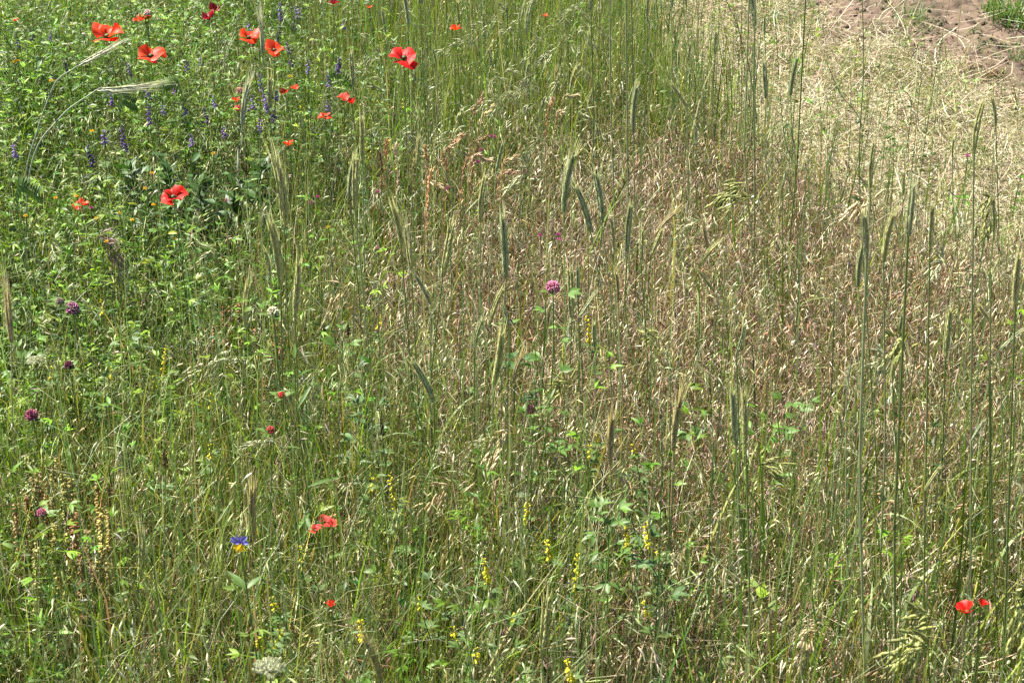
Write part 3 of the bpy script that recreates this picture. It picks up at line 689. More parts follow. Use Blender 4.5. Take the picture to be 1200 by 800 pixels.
# ---- poppies
def petal_mesh(rad, open_, seed, c, half=58, crumple=1.0):
    r = np.random.default_rng(seed); nr, na = 8, 11
    t = np.linspace(.04, 1, nr)[:, None]; a = np.linspace(-1, 1, na)[None]
    ph = R(half) * a * (t ** .25)
    rr = rad * t * (1 - .13 * a ** 2) * (1 + .035 * np.sin(a * 9 + r.uniform(0, 6)) * t)
    el = R(90 - open_) * (1 - .15 * t) + 0 * a                  # steepness of the bowl
    z = rr * np.sin(el) - .35 * rad * t ** 3 * (open_ / 90) + crumple * rad * .035 * t * np.sin(a * 11 + r.uniform(0, 6) + 3 * t) + crumple * rad * .14 * t ** 2 * np.sin(a * 3.5 + r.uniform(0, 6))
    h = rr * np.cos(el) * (1 + .12 * np.sin(a * 2.2 + r.uniform(0, 6)) * t)
    V = np.stack([h * np.cos(ph), h * np.sin(ph), z], -1)
    i = (np.arange(nr - 1)[:, None] * na + np.arange(na - 1)[None])
    col = np.array(c) * np.ones((nr, na, 3)) * (1 + .2 * np.sin(a * 25 + r.uniform(0, 6)) + .12 * np.sin(a * 9 + 5 * t))[..., None]  # radial streaks plus fold shading painted into the petal tint
    col[:1] = (.03, .01, .02)
    b = MB(); b.add(V, np.stack([i, i + 1, i + na + 1, i + na], -1), col.reshape(-1, 3)); return b
def poppy(u, v, wpx, H, label, c=(.80, .050, .012), openness=58, tilt=(0, 0), npet=4, crumple=1.0, half=66, group='red poppies in flower', az0=None, name='poppy', leafy=True):
    C = at_z(u, v, H); dist = np.linalg.norm(C - np.array([0, 0, CAM_H])); rad = wpx / FPX * dist / 2 / max(math.cos(R(90 - openness)) * .95, .5)
    C[2] -= rad * .35
    G = footed(C + [U(-.03, .03), U(.0, .05), 0]); root = empty(name, G); tag(root, label, 'poppy', group)
    top = C - G; q = path([[0, 0, 0], top * [.3, .3, .5] + [U(-.012, .012), 0, 0], top], 10)
    mb = MB(); tube(mb, q, .0010, (.10, .14, .05), 5); mb.obj('stem', M_stem, root)
    d = np.array([math.sin(R(tilt[0])), -math.sin(R(tilt[1])), 1.0]); sd = int(u * 7 + v)
    for k in range(npet):
        a = (az0 if az0 is not None else U(0, 6.28)) if k == 0 else a0 + k * 2 * math.pi / max(npet, 1) + rng.normal(0, .12)
        if k == 0: a0 = a
        cc = np.array(c) * np.exp(rng.normal(0, .08))
        me = petal_mesh(rad * rng.uniform(.9, 1.08), openness + (8 if k % 2 else -6), sd + k, cc, half, crumple).mesh('petal', M_red)
        link_mesh('petal', me, root, top, d, 1.0, a)
    if wpx > 11:
        cb = MB(); dn = unit(d); lens(cb, top[None] + dn * .001, dn[None], np.array([rad * .26]), np.array([rad * .12]), np.array([.10, .14, .05]), rings=((0, .5), (.5, 1), (.9, 1), (1, .15)), sides=8)
        ns = 34; aa = U(0, 6.28, ns); sdv = unit(np.stack([np.cos(aa), np.sin(aa), U(.6, 1.3, ns)], 1) + (dn - [0, 0, 1])); lens(cb, np.tile(top, (ns, 1)), sdv, np.full(ns, rad * .28), np.full(ns, rad * .02), np.array([.012, .008, .02]), rings=((0, .3), (.8, .3), (.9, 1.6), (1, .5)), sides=4)
        cb.obj('flower_centre', M_ear, root)
    if leafy:
        lb = MB(); m = 5; i = rng.integers(2, len(q) // 2 + 2, m); a = U(0, 6.28, m)
        leaves(lb, q[i], np.stack([np.cos(a), np.sin(a), U(.2, .9, m)], 1), np.tile([0, 0, 1.], (m, 1)), U(.04, .07, m), U(.010, .018, m), np.array([.07, .12, .035]), prof=(.2, .7, .35, .8, .3, .6, .05)); lb.obj('leaves', M_leaf, root)
    return root
OR, DR, CR, CO = (.66, .050, .008), (.60, .014, .010), (.22, .005, .014), (.60, .07, .045)
for a in [
 (125,38,33,.66,'large cupped orange red poppy at the very top with a pale stem across it',OR,60,(4,10)),
 (176,62,29,.62,'wide orange red poppy just below the large cupped one',OR,68,(10,6)),
 (291,41,24,.62,'orange red poppy with a dark violet spike in front of it',OR,66,(8,8)),
 (321,56,24,.60,'flat orange red poppy behind a pale rye ear',OR,66,(8,4)),
 (473,64,34,.66,'deep red poppy with wavy petals alone beside the double grey stalk',DR,74,(6,12)),
 (203,227,30,.60,'open scarlet poppy with dark centre in front of the dark leafy clump',(.62,.022,.012),66,(0,16)),
 (534,33,9,.60,'small scarlet poppy at the top of the crowded green stand',OR,50,(0,0)),
 (245,20,12,.62,'dark crimson half closed poppy above the violet spikes',CR,40,(-10,0)),
 (251,11,11,.62,'dark crimson folded poppy topping its half closed neighbour',CR,35,(10,0)),
 (170,20,13,.55,'small faded orange poppy with a white clover head behind the cupped one',OR,60,(0,0)),
 (160,23,7,.52,'tiny orange poppy scrap beside the faded one',OR,60,(0,0)),
 (334,107,10,.50,'little orange poppy folded among violet spikes',OR,50,(0,0)),
 (345,103,7,.48,'tiny orange poppy near the little folded one',OR,50,(0,0)),
 (381,135,15,.50,'flat orange poppy low beside the two bloom cluster',OR,78,(0,0)),
 (403,114,11,.52,'pale red crumpled poppy of the two bloom cluster',CO,50,(0,0)),
 (412,120,8,.50,'round red bud like poppy of the two bloom cluster',DR,30,(0,0)),
 (391,3,9,.58,'dark red poppy cut by the top edge over violet spikes',CR,40,(0,0)),
 (277,117,7,.46,'tiny red poppy under the pale rose bloom',OR,50,(0,0)),
 (278,127,8,.44,'dull red poppy petal cluster beside the dark violet spike',DR,55,(0,0)),
 (338,168,9,.46,'small red poppy half buried in herbs under the violet spikes',OR,50,(0,0)),
 (95,238,15,.42,'ragged orange poppy half hidden in herbs near the lone scarlet one',OR,70,(0,0)),
 (18,23,6,.5,'tiny orange speck of a poppy in the upper corner herbs',OR,60,(0,0)),
 (433,8,6,.5,'tiny orange poppy above the deep red one',OR,60,(0,0)),
 (639,18,6,.45,'tiny orange poppy beyond the crowded green stand',OR,60,(0,0)),
 (388,709,11,.38,'narrow red poppy petal standing low near the bottom',DR,20,(0,0)),
 ]:
    u, v, wp, H, lab, c, op, tl = a; wp = wp * (.92 if wp > 20 else 1); op = op * .72; tl = (tl[0], tl[1] + 6)
    poppy(u, v, wp, H, lab, c, op, tl, crumple=1.2 if wp > 20 else 1.5, leafy=wp > 11)
poppy(1135, 714, 17, .62, 'smooth bright red poppy cup, lower bloom of the red poppy pair', (.62, .018, .010), 26, (-22, -4), 4, .10, 78)
poppy(1150, 708, 11, .63, 'small glossy red poppy bud bloom touching the larger cup of the pair', (.58, .018, .014), 14, (14, -6), 4, .10, 78)
# crumpled coral cluster low among the stalks: three separate small blooms on their own stalks
for (u, v, w_) in [(370,620,12),(379,609,13),(390,612,9)]:
    poppy(u, v, w_, .42, {370: 'coral red crumpled bloom, lowest of the three over a yellow floret', 379: 'coral red crumpled bloom, topmost of the three over a yellow floret', 390: 'coral red drop shaped bloom, smallest of the three over a yellow floret'}[u],
          (.58, .055, .045), 35, (U(-20, 20), U(0, 20)), 4, .5, 50, group='coral blooms low among the stalks', leafy=False)

# ---- spikes of small florets: violet vetch, yellow sweet clover
def spike(u, v, lpx, H, label, cat, grp, c, name, wide=.006, n=26, lean=0.0, flen=.009, down=.5, leafc=(.08, .14, .03), head='flower_spike'):
    T = at_z(u, v, H); dist = np.linalg.norm(T - np.array([0, 0, CAM_H])); L = lpx / FPX * dist
    G = footed(T + [U(-.03, .03) - lean * .3, U(-.01, .03), 0]); root = empty(name, G); tag(root, label, cat, grp)
    top = T - G; q = path([[0, 0, 0], top * [.3, .3, .5], top - [lean * L, 0, L], top], 8)
    mb = MB(); tube(mb, q, np.linspace(.0012, .0005, len(q)), np.array(leafc) * 1.1, 5); mb.obj('stem', M_stem, root)
    s = np.linspace(0, 1, n); p = (top - [lean * L, 0, L])[None] + s[:, None] * np.array([lean * L, 0, L])[None]
    a = U(0, 6.28, n); d = unit(np.stack([np.cos(a), np.sin(a), np.where(s < .75, -down, .6) + rng.normal(0, .2, n)], 1))
    sz = np.interp(s, [0, .2, .8, 1], [1, 1, .8, .4])
    b = MB(); lens(b, p, d, flen * sz, flen * .24 * sz, np.array(c) * np.exp(rng.normal(0, .25, (n, 1))), rings=((0, .35), (.6, .8), (.9, 1.15), (1, .5)), sides=5); b.obj(head, M_bloom, root)
    lb = MB(); m = 9; i = rng.integers(4, max(len(q) - 8, 6), m); a = U(0, 6.28, m); bb = q[i]
    for j in (-.7, 0, .7):
        leaves(lb, bb, np.stack([np.cos(a + j), np.sin(a + j), np.full(m, .4)], 1), np.tile([0, 0, 1.], (m, 1)), np.full(m, .018), np.full(m, .007), np.array(leafc)); 
    lb.obj('leaves', M_leaf, root)
    return root
VI = [(.16, .09, .30), (.24, .15, .42), (.09, .05, .16), (.30, .20, .48)]
for (u, v, l, lab) in [
 (303,86,46,'long dark violet vetch spike under the orange poppies'),(290,28,24,'violet vetch spike standing in front of an orange poppy'),(103,170,24,'dark violet vetch spike beside a short bright one over the herbs'),
 (121,153,16,'short bright violet vetch spike in the herbs'),(142,150,26,'slender violet vetch spike with a yellow dot beside it'),(174,122,24,'blackish violet vetch spike behind the bowed ear tip'),
 (328,4,20,'lilac vetch spike at the top above the flat poppy'),(328,28,30,'long violet vetch spike falling beside the flat poppy'),(397,68,18,'violet vetch spike near the grey green ear by the red poppy'),
 (16,170,16,'small violet vetch spike at the border of the frame in the herbs')]:
    spike(u, v, l, .56, lab, 'vetch', 'violet vetch spikes', VI[int(rng.integers(4))], 'vetch_flower', n=30, flen=.008, lean=U(-.15, .15))
for (u, v) in [(190,124),(215,122),(224,158),(250,112),(234,64),(219,72),(295,112),(311,115),(324,108),(320,130),(336,50),(341,68),(344,20),(350,6),(384,118),(377,2),(346,8),(60,36),(37,36),(18,40),(150,75),(74,70),(402,25),(262,150),(383,88),(205,98),(170,100),(130,110),(360,70),(305,140),(240,128)]:
    spike(u, v, U(9, 18), .52, 'small violet vetch spike scattered through the leafy herbs between the poppies', 'vetch', 'small violet vetch spikes', VI[int(rng.integers(4))], 'vetch_flower', n=16, flen=.0075, lean=U(-.2, .2))
YE = (.74, .66, .05)
for (u, v, l, lab) in [
 (688,370,38,'tall bright yellow sweet clover spike beside a hanging ear'),(195,405,40,'leaning yellow spike of small flowers in front of the green herbs'),(457,555,46,'yellow sweet clover spike with drooping florets beside a thick green stalk'),
 (678,648,52,'long yellow spike hanging beside folded grey green leaves'),(735,615,30,'yellow spike beside the bundle of stalks above the curved tendril'),(757,612,36,'rich yellow spike with crowded florets beside the brown grass'),
 (567,655,36,'ragged yellow spike leaning in the low grass'),(664,772,30,'bright yellow spike at the bottom edge'),(422,726,30,'yellow spike rising behind the blurred brown ear'),
 (618,590,26,'slim yellow spike in the low middle grass'),(641,634,22,'short yellow spike beside folded leaves')]:
    spike(u, v, l, .42, lab, 'sweet clover', 'yellow sweet clover spikes', YE, 'yellow_sweet_clover', n=24, flen=.0078, down=1.2, lean=U(-.3, .3))
for (u, v) in [(320,752),(328,738),(247,462),(120,350),(446,370),(742,520),(755,705),(700,508),(388,52),(352,118),(355,126),(473,116),(430,168),(434,176),(465,186),(444,110),(182,440),(318,700),(350,640),(300,745),(437,560),(490,700),(690,520),(246,520),(60,430),(380,42),(405,175),(130,430),(530,735),(560,760),(770,640),(600,720)]:
    spike(u, v, U(8, 18), .40, 'small yellow spike of sweet clover scattered in the grass', 'sweet clover', 'small yellow spikes in the grass', YE, 'yellow_sweet_clover', n=9, flen=.007, down=1.0, lean=U(-.3, .3))

# ---- round flower heads
def head_flower(u, v, wpx, H, label, c, name='clover_flower', cat='clover', grp=None, n=90, flat=1.0, c2=None, leafy=True):
    T = at_z(u, v, H); dist = np.linalg.norm(T - np.array([0, 0, CAM_H])); rad = wpx / FPX * dist / 2
    G = footed(T + [U(-.03, .03), U(0, .04), 0]); root = empty(name, G); tag(root, label, cat, grp); top = T - G
    q = path([[0, 0, 0], top * [.4, .4, .5] + [U(-.01, .01), 0, 0], top], 8); mb = MB(); tube(mb, q, .0011, (.12, .18, .05), 5); mb.obj('stem', M_stem, root)
    zz = 1 - 2 * (np.arange(n) + .5) / n * .85; a = np.arange(n) * 2.39996; rr = np.sqrt(1 - zz ** 2)
    d = unit(np.stack([rr * np.cos(a), rr * np.sin(a), zz + .25], 1) + rng.normal(0, .12, (n, 3)))
    cc = np.array(c) * np.exp(rng.normal(0, .25, (n, 1)))
    b = MB(); lens(b, np.tile(top, (n, 1)) + d * rad * .25 * [1, 1, flat], d * [1, 1, flat], np.full(n, rad * .8), np.full(n, rad * .13), cc, rings=((0, .5), (.5, .8), (.85, 1.1), (1, .3)), sides=4, tipc=np.array(c2) if c2 is not None else None)
    b.obj('flower_head', M_bloom, root)
    if leafy:
        lb = MB(); m = 3; a = U(0, 6.28, m); bb = np.tile(top, (m, 1)) - [0, 0, rad * .9]
        leaves(lb, bb, np.stack([np.cos(a), np.sin(a), np.full(m, .5)], 1), np.tile([0, 0, 1.], (m, 1)), np.full(m, .026), np.full(m, .012), np.array([.10, .18, .03])); lb.obj('leaves', M_leaf, root)
for (u, v, wp, H, lab, c) in [
 (85,362,16,.46,'round purple clover head over the green herbs',(.44, .20, .32)),(37,487,15,.45,'dusky pink clover head above the sorrel patch',(.36, .10, .17)),
 (81,428,11,.42,'dark withered clover head below the round purple one',(.17, .05, .09)),(648,337,17,.48,'bright pink clover head on the tall leafy stem in the middle',(.62, .24, .40)),
 (622,480,11,.36,'small pink clover head beside the leafy stem',(.60, .18, .28)),(49,601,11,.40,'pink flower with pointed bracts inside the sorrel patch',(.50, .12, .26)),
 (597,378,8,.38,'dull purple clover head behind the stalks in the middle',(.25, .12, .2)),(70,353,9,.42,'greyish faded clover head next to the round purple one',(.36, .28, .26)),
 (330,463,9,.42,'coral pink bud hanging beside green stalks',(.70, .10, .10)),(317,504,10,.40,'coral pink round bud lower than its hanging neighbour',(.65, .10, .10)),
 (320,366,14,.52,'cream white clover bloom in front of the bristly ears',(.72, .68, .52)),(281,107,9,.50,'pale rose clover bloom above the dark violet spike',(.65, .38, .34)),
 (173,16,9,.56,'pinkish white clover head behind a faded poppy',(.75, .6, .58)),(290,130,6,.4,'tiny lilac clover head at the foot of the violet spike',(.4, .25, .5)),
 (545,460,5,.3,'tiny pink floret beside the bent ear',(.65, .3, .35))]:
    head_flower(u, v, wp, H, lab, c, grp='clover heads')
for (u, v) in [(576,160),(580,161),(617,202),(526,220),(523,222),(443,225),(564,176),(274,213),(278,217),(265,235),(107,244),(372,231),(365,238),(443,291),(633,276),(654,275),(656,281),(372,303),(560,190),(1134,183)]:
    head_flower(u, v, 5.5, .36, 'tiny magenta vetchling flower deep in the grass', (.50, .06, .30), 'magenta_vetchling', 'wild flower', 'tiny magenta flowers', n=20, leafy=False)
for (u, v) in [(17,73),(21,72),(108,154),(178,203),(170,221),(140,250),(155,258),(30,253),(60,95),(65,232),(113,256),(180,240),(125,283),(340,90),(385,266),(90,230),(250,180),(205,280)]:
    head_flower(u, v, 5, .46, 'tiny yellow button flower among the dense green herbs', (.80, .50, .02), 'yellow_button_flower', 'wild flower', 'tiny yellow button flowers', n=24, flat=.6, leafy=False)
for (u, v) in [(68,30),(116,21),(130,19),(88,28),(36,12),(75,52),(52,20),(152,52),(186,66),(20,35),(98,40),(76,72)]:
    head_flower(u, v, 4.2, .50, 'tiny white flower sprinkled over the herbs in the top corner', (.78, .78, .70), 'white_herb_flower', 'wild flower', 'tiny white flowers', n=24, flat=.4, leafy=False)
# umbels of yarrow
def yarrow(u, v, wpx, H, label):
    T = at_z(u, v, H); dist = np.linalg.norm(T - np.array([0, 0, CAM_H])); rad = wpx / FPX * dist / 2
    G = footed(T + [.01, .02, 0]); root = empty('yarrow', G); tag(root, label, 'yarrow', 'pale yarrow umbels'); top = T - G
    q = path([[0, 0, 0], top * [.4, .4, .5], top - [0, 0, rad]], 8); mb = MB(); tube(mb, q, .0015, (.16, .2, .1), 6)
    n = 26; a = np.arange(n) * 2.4; rr = rad * np.sqrt((np.arange(n) + .5) / n); pt = np.stack([rr * np.cos(a), rr * np.sin(a), -.35 * rr ** 2 / rad + rng.normal(0, .0008, n)], 1) + top
    for p in pt: tube(mb, [top - [0, 0, rad * .9], (p + top) / 2 - [0, 0, rad * .45], p], .0005, (.18, .22, .12), 4)
    mb.obj('stem', M_stem, root)
    b = MB(); m = 9
    for k in range(m):
        o = rng.normal(0, rad * .08, (n, 3)) * [1, 1, .4]; lens(b, pt + o - [0, 0, .002], unit(rng.normal(0, .25, (n, 3)) + [0, 0, 1]), np.full(n, .0042), np.full(n, .0019), np.array([.50, .52, .38]) * np.exp(rng.normal(0, .12, (n, 1))), rings=((0, .5), (.6, 1), (1, .6)), sides=5)
    b.obj('flower_umbel', M_bloom, root)
    lb = MB(); m = 14; i = rng.integers(2, len(q) - 3, m); a = U(0, 6.28, m); leaves(lb, q[i], np.stack([np.cos(a), np.sin(a), np.full(m, .6)], 1), np.tile([0, 0, 1.], (m, 1)), U(.02, .05, m), np.full(m, .005), np.array([.12, .17, .07])); lb.obj('leaves', M_leaf, root)
yarrow(315, 777, 32, .50, 'greyish white yarrow umbel at the bottom edge')
yarrow(41, 420, 18, .42, 'small greenish yarrow umbel between two dark clover heads')
# blue and yellow flower
def blue_flower(u, v, label):
    T = at_z(u, v, .58); G = footed(T + [.02, .03, 0]); root = empty('blue_flower', G); tag(root, label, 'wild flower'); top = T - G
    q = path([[0, 0, 0], top * [.5, .5, .5], top], 8); mb = MB(); tube(mb, q, .0012, (.11, .17, .05), 6); mb.obj('stem', M_stem, root)
    for k in range(9):
        a = R(-8 + 24 * k + rng.normal(0, 6)); d = np.array([[math.cos(a), -.5 + rng.normal(0, .25), math.sin(a) * .6 + .25]]); b = MB()
        leaves(b, (top + [rng.normal(0, .001), -.002, .001])[None], d, np.array([[rng.normal(0, .3), -1., .7]]), np.array([U(.009, .0135)]), np.array([.0048]), np.array([.22, .20, .62]) * U(.7, 1.3), fold=.5, prof=(.2, .6, 1.0, 1.1, .5)); b.obj('petal', M_bloom, root)
    for k in range(6):
        a = R(195 + 28 * k); d = np.array([[math.cos(a), -.6 + rng.normal(0, .2), math.sin(a) * .7]]); b = MB()
        leaves(b, (top + [.001, -.003, -.003])[None], d, np.array([[rng.normal(0, .3), -1., .5]]), np.array([U(.007, .0105)]), np.array([.0045]), np.array([.80, .52, .01]), prof=(.3, .8, 1, .8, .3)); o = b.obj('petal', M_bloom, root); o['label'] = 'yellow lower petal'
    lb = MB(); m = 8; i = rng.integers(4, len(q) - 1, m); a = U(0, 6.28, m); leaves(lb, q[i], np.stack([np.cos(a), np.sin(a), np.full(m, .5)], 1), np.tile([0, 0, 1.], (m, 1)), U(.025, .04, m), np.full(m, .009), np.array([.08, .15, .03])); lb.obj('leaves', M_leaf, root)
blue_flower(281, 634, 'violet blue flower with yellow lower petals beside a straw coloured ear')

# ---- leafy plants
def leafy(pts, label, n=10, lf=.024, w_=.011, trip=3, c=(.09, .17, .03), name='leafy_herb', cat='leafy herb', grp='leafy herbs standing out of the grass', thick=.0014, elev=.4, size_top=.8, stemc=None):
    """pts: photo points of the stem from where it leaves the grass upward"""
    Vp = at_z(*pts[0], .2); y0 = Vp[1]; G = footed(Vp); q = path([G, Vp] + [at_y(*p, y0) for p in pts[1:]], 10) - G; N = len(q)
    root = empty(name, G); tag(root, label, cat, grp); mb = MB(); tube(mb, q, np.linspace(thick, thick * .5, N), np.array(stemc or c) * .95, 6); mb.obj('stem', M_stem, root)
    b = MB(); s = np.linspace(.35, 1, n); i = np.minimum((s * (N - 1)).astype(int), N - 1); a = np.arange(n) * 2.3 + U(0, 6); pe = U(.012, .03, n)[:, None]
    d = unit(np.stack([np.cos(a), np.sin(a), np.full(n, elev) + rng.normal(0, .4, n)], 1)); e = q[i] + d * pe
    if trip > 1:
        sd = unit(np.cross(d, [0, .1, 1])) * .0006; ribbon(b, np.stack([q[i], e], 1), np.stack([sd, sd], 1), np.tile(np.array(c), (n, 2, 1)))
    else: e = q[i]
    lf, w_ = lf * .78, w_ * .70; L = lf * np.linspace(1.1, size_top, n) * U(.7, 1.15, n)
    for j in range(trip):
        an = (j - (trip - 1) / 2) * .95; dd = np.stack([d[:, 0] * math.cos(an) - d[:, 1] * math.sin(an), d[:, 0] * math.sin(an) + d[:, 1] * math.cos(an), d[:, 2] - .1], 1)
        leaves(b, e, dd, unit(np.array([0, 0, 1.]) + rng.normal(0, .3, (n, 3))), L, L * w_ / lf, np.array(c) * np.exp(rng.normal(0, .15, (n, 1))), curl=.2, prof=(.12, .7, 1, .85, .45, .04))
    b.obj('leaves', M_leaf, root)
    return root
LB = (.085, .15, .05)
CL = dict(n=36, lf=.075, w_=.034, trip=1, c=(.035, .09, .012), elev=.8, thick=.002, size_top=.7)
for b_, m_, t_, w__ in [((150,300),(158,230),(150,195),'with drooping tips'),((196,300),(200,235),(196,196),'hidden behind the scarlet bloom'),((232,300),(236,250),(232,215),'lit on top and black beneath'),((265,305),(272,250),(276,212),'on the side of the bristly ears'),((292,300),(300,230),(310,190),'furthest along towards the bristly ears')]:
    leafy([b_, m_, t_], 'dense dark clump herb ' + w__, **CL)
for pts, lab, kw in [
 ([(612,640),(638,520),(648,420),(648,345)],'tall clover stem with broad leaves carrying the bright pink head',dict(n=11, lf=.034, w_=.017)),
 ([(640,600),(632,540),(622,485)],'bushy clover stem with the small pink head',dict(n=12, lf=.028, w_=.015)),
 ([(665,620),(668,560),(660,500)],'leafy clover shoot beside the bushy one',dict(n=9, lf=.026, w_=.013)),
 ([(706,800),(712,700),(712,620),(700,600)],'tall alfalfa with a fan of bright leaves in the low middle',dict(n=20, lf=.028, w_=.011)),
 ([(770,800),(778,700),(750,640),(738,600)],'alfalfa with folded grey green leaves and a curved tip',dict(n=9, lf=.034, w_=.014, c=LB)),
 ([(430,600),(428,520),(430,475)],'rosette of grey green oval leaves beside a slanting stalk',dict(n=13, lf=.042, w_=.016, c=(.085, .15, .055), trip=3)),
 ([(500,700),(480,650),(478,620)],'trailing clover leaves behind the coral blooms',dict(n=10, lf=.036, w_=.015)),
 ([(500,800),(505,730),(510,690)],'alfalfa shoot with upright leaves below the trailing clover',dict(n=9, lf=.030, w_=.013, c=LB)),
 ([(830,600),(818,520),(805,460)],'dark green alfalfa shoot in front of the brown grass',dict(n=9, lf=.032, w_=.013)),
 ([(930,580),(926,500),(922,470)],'two leaved green shoot in the brown grass',dict(n=6, lf=.030, w_=.015)),
 ([(915,600),(914,520),(910,480)],'pale capped shoot beside the two leaved one',dict(n=5, lf=.026, w_=.014)),
 ([(600,560),(604,440),(610,425)],'dark broad leaves in a hollow of the brown grass',dict(n=7, lf=.040, w_=.022, c=(.05, .11, .03))),
 ([(390,720),(370,640),(350,500),(345,420)],'thick green stem bundle with narrow leaves by the coral blooms',dict(n=12, lf=.07, w_=.009, trip=1)),
 ([(300,520),(290,500),(285,480)],'oval green leaves low beneath the small blunt ear',dict(n=7, lf=.045, w_=.018)),
 ([(260,640),(235,600),(225,590)],'single woolly pale leaf lying across the grass',dict(n=4, lf=.060, w_=.020, c=(.16, .22, .11), trip=1)),
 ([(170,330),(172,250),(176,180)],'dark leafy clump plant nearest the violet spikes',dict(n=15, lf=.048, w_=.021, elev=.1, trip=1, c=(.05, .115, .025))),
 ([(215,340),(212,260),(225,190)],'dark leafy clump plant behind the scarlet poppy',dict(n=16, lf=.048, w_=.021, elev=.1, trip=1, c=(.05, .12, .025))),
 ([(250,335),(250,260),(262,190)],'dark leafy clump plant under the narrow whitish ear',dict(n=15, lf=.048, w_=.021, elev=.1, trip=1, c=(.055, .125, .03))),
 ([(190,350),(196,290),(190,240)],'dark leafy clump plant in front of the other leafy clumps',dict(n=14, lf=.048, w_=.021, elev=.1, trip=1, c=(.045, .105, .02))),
 ([(55,180),(50,110),(48,70)],'dark broad leaved herb in the shade behind the bowed ears',dict(n=13, lf=.065, w_=.03, trip=1, c=(.05, .115, .025))),
 ([(8,90),(10,40),(12,10)],'dark broad leaved herb in the top corner',dict(n=12, lf=.06, w_=.03, trip=1, c=(.05, .11, .025))),
 ([(115,190),(98,120),(95,92)],'bright broad leaved herb under the silvery bowed ear',dict(n=12, lf=.06, w_=.024, trip=1, c=(.08, .16, .03))),
 ([(105,440),(92,380),(72,345)],'clover stalk with long pointed leaves under the purple head',dict(n=10, lf=.045, w_=.014)),
 ([(30,520),(28,440),(26,400)],'clover foliage at the edge above the sorrel patch',dict(n=14, lf=.030, w_=.014)),
 ([(110,520),(112,450),(118,400)],'clover foliage between the purple heads and the yellow spike',dict(n=14, lf=.030, w_=.014)),
 ([(385,500),(398,430),(402,395)],'dark green leaves behind the bleached silvery panicle',dict(n=8, lf=.042, w_=.016)),
 ([(1030,620),(1008,235),(1012,80),(1009,-40)],'tall wiry weed with a few small leaves crossing the straw strip',dict(n=9, lf=.030, w_=.012, thick=.0012, trip=1, c=(.15,.21,.07))),
 ([(1010,150),(985,110),(968,72)],'slender weed sprawling over the straw beside the wiry one',dict(n=9, lf=.028, w_=.013, trip=1, c=(.07,.14,.03))),
 ([(945,220),(930,190),(918,150),(908,20)],'weak green weed climbing behind the plump grey ear',dict(n=9, lf=.03, w_=.014, trip=1, c=(.08,.15,.04))),
 ([(860,130),(800,55),(745,10)],'long thin weed leaning across the straw strip',dict(n=7, lf=.022, w_=.008, trip=1, thick=.001, c=(.08,.13,.04))),
 ([(850,170),(800,125),(770,105)],'leafy weed sprawling at the edge of the reddish grass',dict(n=12, lf=.028, w_=.014, trip=1, c=(.08,.16,.03))),
 ([(1068,125),(1058,105),(1055,95)],'small green weed alone on the matted straw',dict(n=7, lf=.03, w_=.013, trip=1)),
 ]:
    leafy(pts, lab, **kw)
# long vetch leaf with paired leaflets by the violet spikes
def vetch_leaf(p0, p1, label):
    A = at_z(*p0, .48); B = at_y(*p1, A[1]); G = footed(A); root = empty('vetch_frond', G); tag(root, label, 'leafy herb', 'feathery vetch fronds')
    q = path([[0, 0, 0], A - G, B - G], 12); mb = MB(); tube(mb, q, .0007, (.08, .14, .03), 4); mb.obj('stem', M_stem, root)
    i = np.arange(12, len(q)); t = unit(np.gradient(q, axis=0))[i]; b = MB()
    for s in (-1, 1):
        d = unit(t * .4 + s * np.array([0, .4, .9])); leaves(b, q[i], d, np.tile([0, -.6, .8], (len(i), 1)), np.full(len(i), .020), np.full(len(i), .0055), np.array([.09, .17, .03]))
    b.obj('leaflets', M_leaf, root)
for a in [((384,104),(412,98),'feathery vetch frond beside the grey green ear'),((172,118),(128,112),'feathery vetch frond under the tip of the silvery bowed ear'),((215,120),(190,100),'feathery vetch frond beneath the wide orange poppy'),
          ((318,28),(345,36),'feathery vetch frond next to the lilac spike'),((140,140),(158,122),'feathery vetch frond behind the slender violet spike'),((20,240),(45,228),'feathery vetch frond at the border of the herbs')]:
    vetch_leaf(*a)

# ---- plantain heads: dark knobs on bare stalks
for (u, v, l, lab) in [(192,528,22,'dark brown plantain head with a rusty tip on a bare stalk'),(447,492,20,'brown plantain head beside the rosette of oval leaves'),(10,322,16,'dark withered plantain head at the border under the feathery frond'),(408,380,14,'brown plantain knob behind the long slanting stalks'),(288,193,14,'dark reddish plantain head over the leafy clump')]:
    spike(u, v, l, .44, lab, 'plantain', 'brown plantain heads', (.12, .06, .035), 'plantain_head', n=60, flen=.0042, down=-.2, head='seed_head')

# ---- tufts on the dirt bank and straw
def tuft(u, v, r, n, h, label, c, wd=.004, name='grass_tuft', lean=(.1, 1.0)):
    G = at_z(u, v, 0.02); G[2] = float(ground_z(G[0], G[1])) - .004; mb = MB(); a = U(0, 6.28, n); rr = r * np.sqrt(U(0, 1, n))
    B = np.stack([rr * np.cos(a), rr * np.sin(a), 0 * a], 1); B[:, 2] = ground_z(B[:, 0] + G[0], B[:, 1] + G[1]) - G[2] - .004
    cc = pal(c, [1] * len(c), n, .18); strands(mb, B, U(0, 6.28, n), U(h * .5, h, n), U(*lean, n), U(.2, 1.4, n), U(wd * .6, wd, n), U(-.8, .8, n), cc * .9, cc, K=7)
    o = mb.obj(name, M_grass); o.location = [float(t) for t in G]; tag(o, label, 'grass tuft', 'green tufts by the bare dirt'); return o
GT = [(.09, .18, .025), (.12, .22, .035), (.07, .14, .02)]
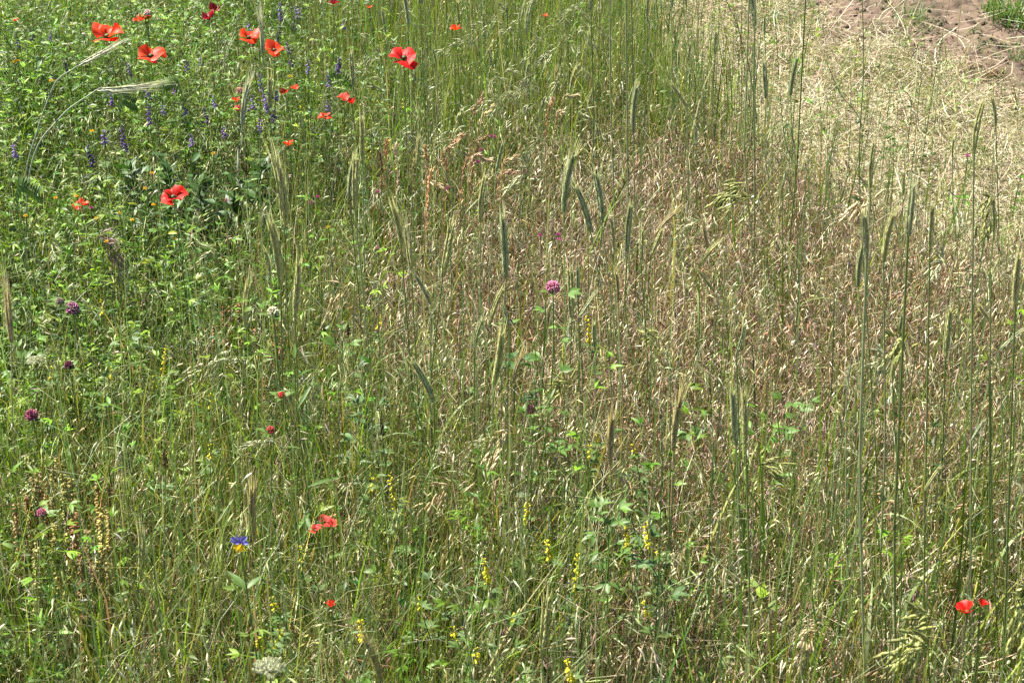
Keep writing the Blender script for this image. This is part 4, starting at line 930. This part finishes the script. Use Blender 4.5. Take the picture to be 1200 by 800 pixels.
for a in [
 (1190,42,.10,130,.17,'lush arching grass tuft on the edge of the bare dirt',GT,.006),(1168,30,.07,70,.12,'grass tuft leaning out of the lush one over the dirt',GT,.005),
 (1160,6,.09,60,.08,'low green tuft along the top of the bare dirt',GT,.004),(1172,76,.10,120,.05,'flat mat of green weeds below the lush tuft',GT,.004),(1200,82,.06,60,.05,'green weeds by the crack at the frame edge of the dirt',GT,.004),
 (1105,50,.02,18,.03,'tiny green sprig alone on the bare dirt',GT,.004),(1138,58,.03,30,.05,'sparse yellowish sprig between the dirt and the straw',GT,.003),(1062,34,.07,80,.12,'airy green tuft where the dirt meets the straw',GT,.003),
 (1088,8,.06,50,.07,'green tuft at the top of the dirt beside a dark crumb',GT,.004),(1140,4,.05,44,.06,'small tuft at the top edge of the dirt',GT,.004),(1000,14,.05,50,.07,'green weeds where the wiry stem crosses the dirt',GT,.004),
 (1075,50,.05,50,.09,'thin pale tuft on the slope just under the airy one',GT,.003),(1178,32,.03,20,.06,'little tuft squeezed beneath the leaning one',GT,.004),(925,24,.12,120,.10,'bushy low grass at the top of the straw strip',GT,.004)]:
    tuft(*a[:5], a[5], a[6], a[7])
tuft(1158, 98, .035, 90, .06, 'curled brown tussock of dead grass at the foot of the dirt', [(.22, .14, .06), (.3, .2, .1)], .0035, 'dead_tussock', (.3, 1.3))
tuft(830, 20, .07, 140, .08, 'tan tussock of curly hay on the straw strip', [(.45, .36, .2), (.52, .44, .28)], .003, 'hay_tussock', (.4, 1.5))
# crumbs and clods on the dirt
def clods():
    n = 4200; xx = U(.9, 2.9, n * 3); yy = U(4.6, 8, n * 3); k = zones(xx, yy)['dirt'] > .55; xx, yy = xx[k][:n], yy[k][:n]; m = len(xx)
    r = np.minimum(np.exp(rng.normal(math.log(.006), .55, m)), .014); zz = ground_z(xx, yy); b = MB()
    D = unit(rng.normal(0, 1, (m, 3)) * [1, 1, .4]); P = np.stack([xx, yy, zz + r * .2], 1) - D * r[:, None]
    lens(b, P, D, 2 * r, r * U(.6, .95, m), pal([(.18, .13, .10), (.13, .095, .07), (.24, .18, .14)], [3, 2, 1], m, .15, .03), rings=((0, .15), (.2, .75), (.6, 1), (.9, .6), (1, .1)), sides=6)
    o = b.obj('soil_clods', soil_mat(), smooth=False); o['kind'] = 'stuff'; o['label'] = 'dry crumbs and clods lying on the bare dirt'; o['category'] = 'soil'
clods()
# long single straws
for k, (p, q_, lab) in enumerate([((1048,20),(1062,62),'long pale straw standing out of the airy tuft'),((1108,45),(1128,30),'white straw lying across the bare dirt'),((1018,85),(1035,52),'thick white straw leaning on the matted litter'),
   ((1040,48),(1100,95),'longest pale straw slanting under the airy tuft'),((1100,68),(1118,78),'short straw where litter fades into dirt'),((1075,80),(1100,120),'crooked straw in the matted litter'),((940,138),(968,124),'pair like straw lying between the weeds'),((838,0),(872,38),'bent pale straw at the top beside the tan tussock')]):
    A = at_z(*p, .05); B = at_z(*q_, .02); G = (A + B) / 2; b = MB(); M_ = (A + B) / 2 + [0, 0, .012]
    tube(b, np.array([A, (A + M_) / 2 + [.004, 0, 0], M_, (B + M_) / 2, B]) - G, .0015, (.62, .56, .40), 5); o = b.obj('straw_stalk', M_dry); o.location = [float(t) for t in G]; tag(o, lab, 'straw', 'long single straws')
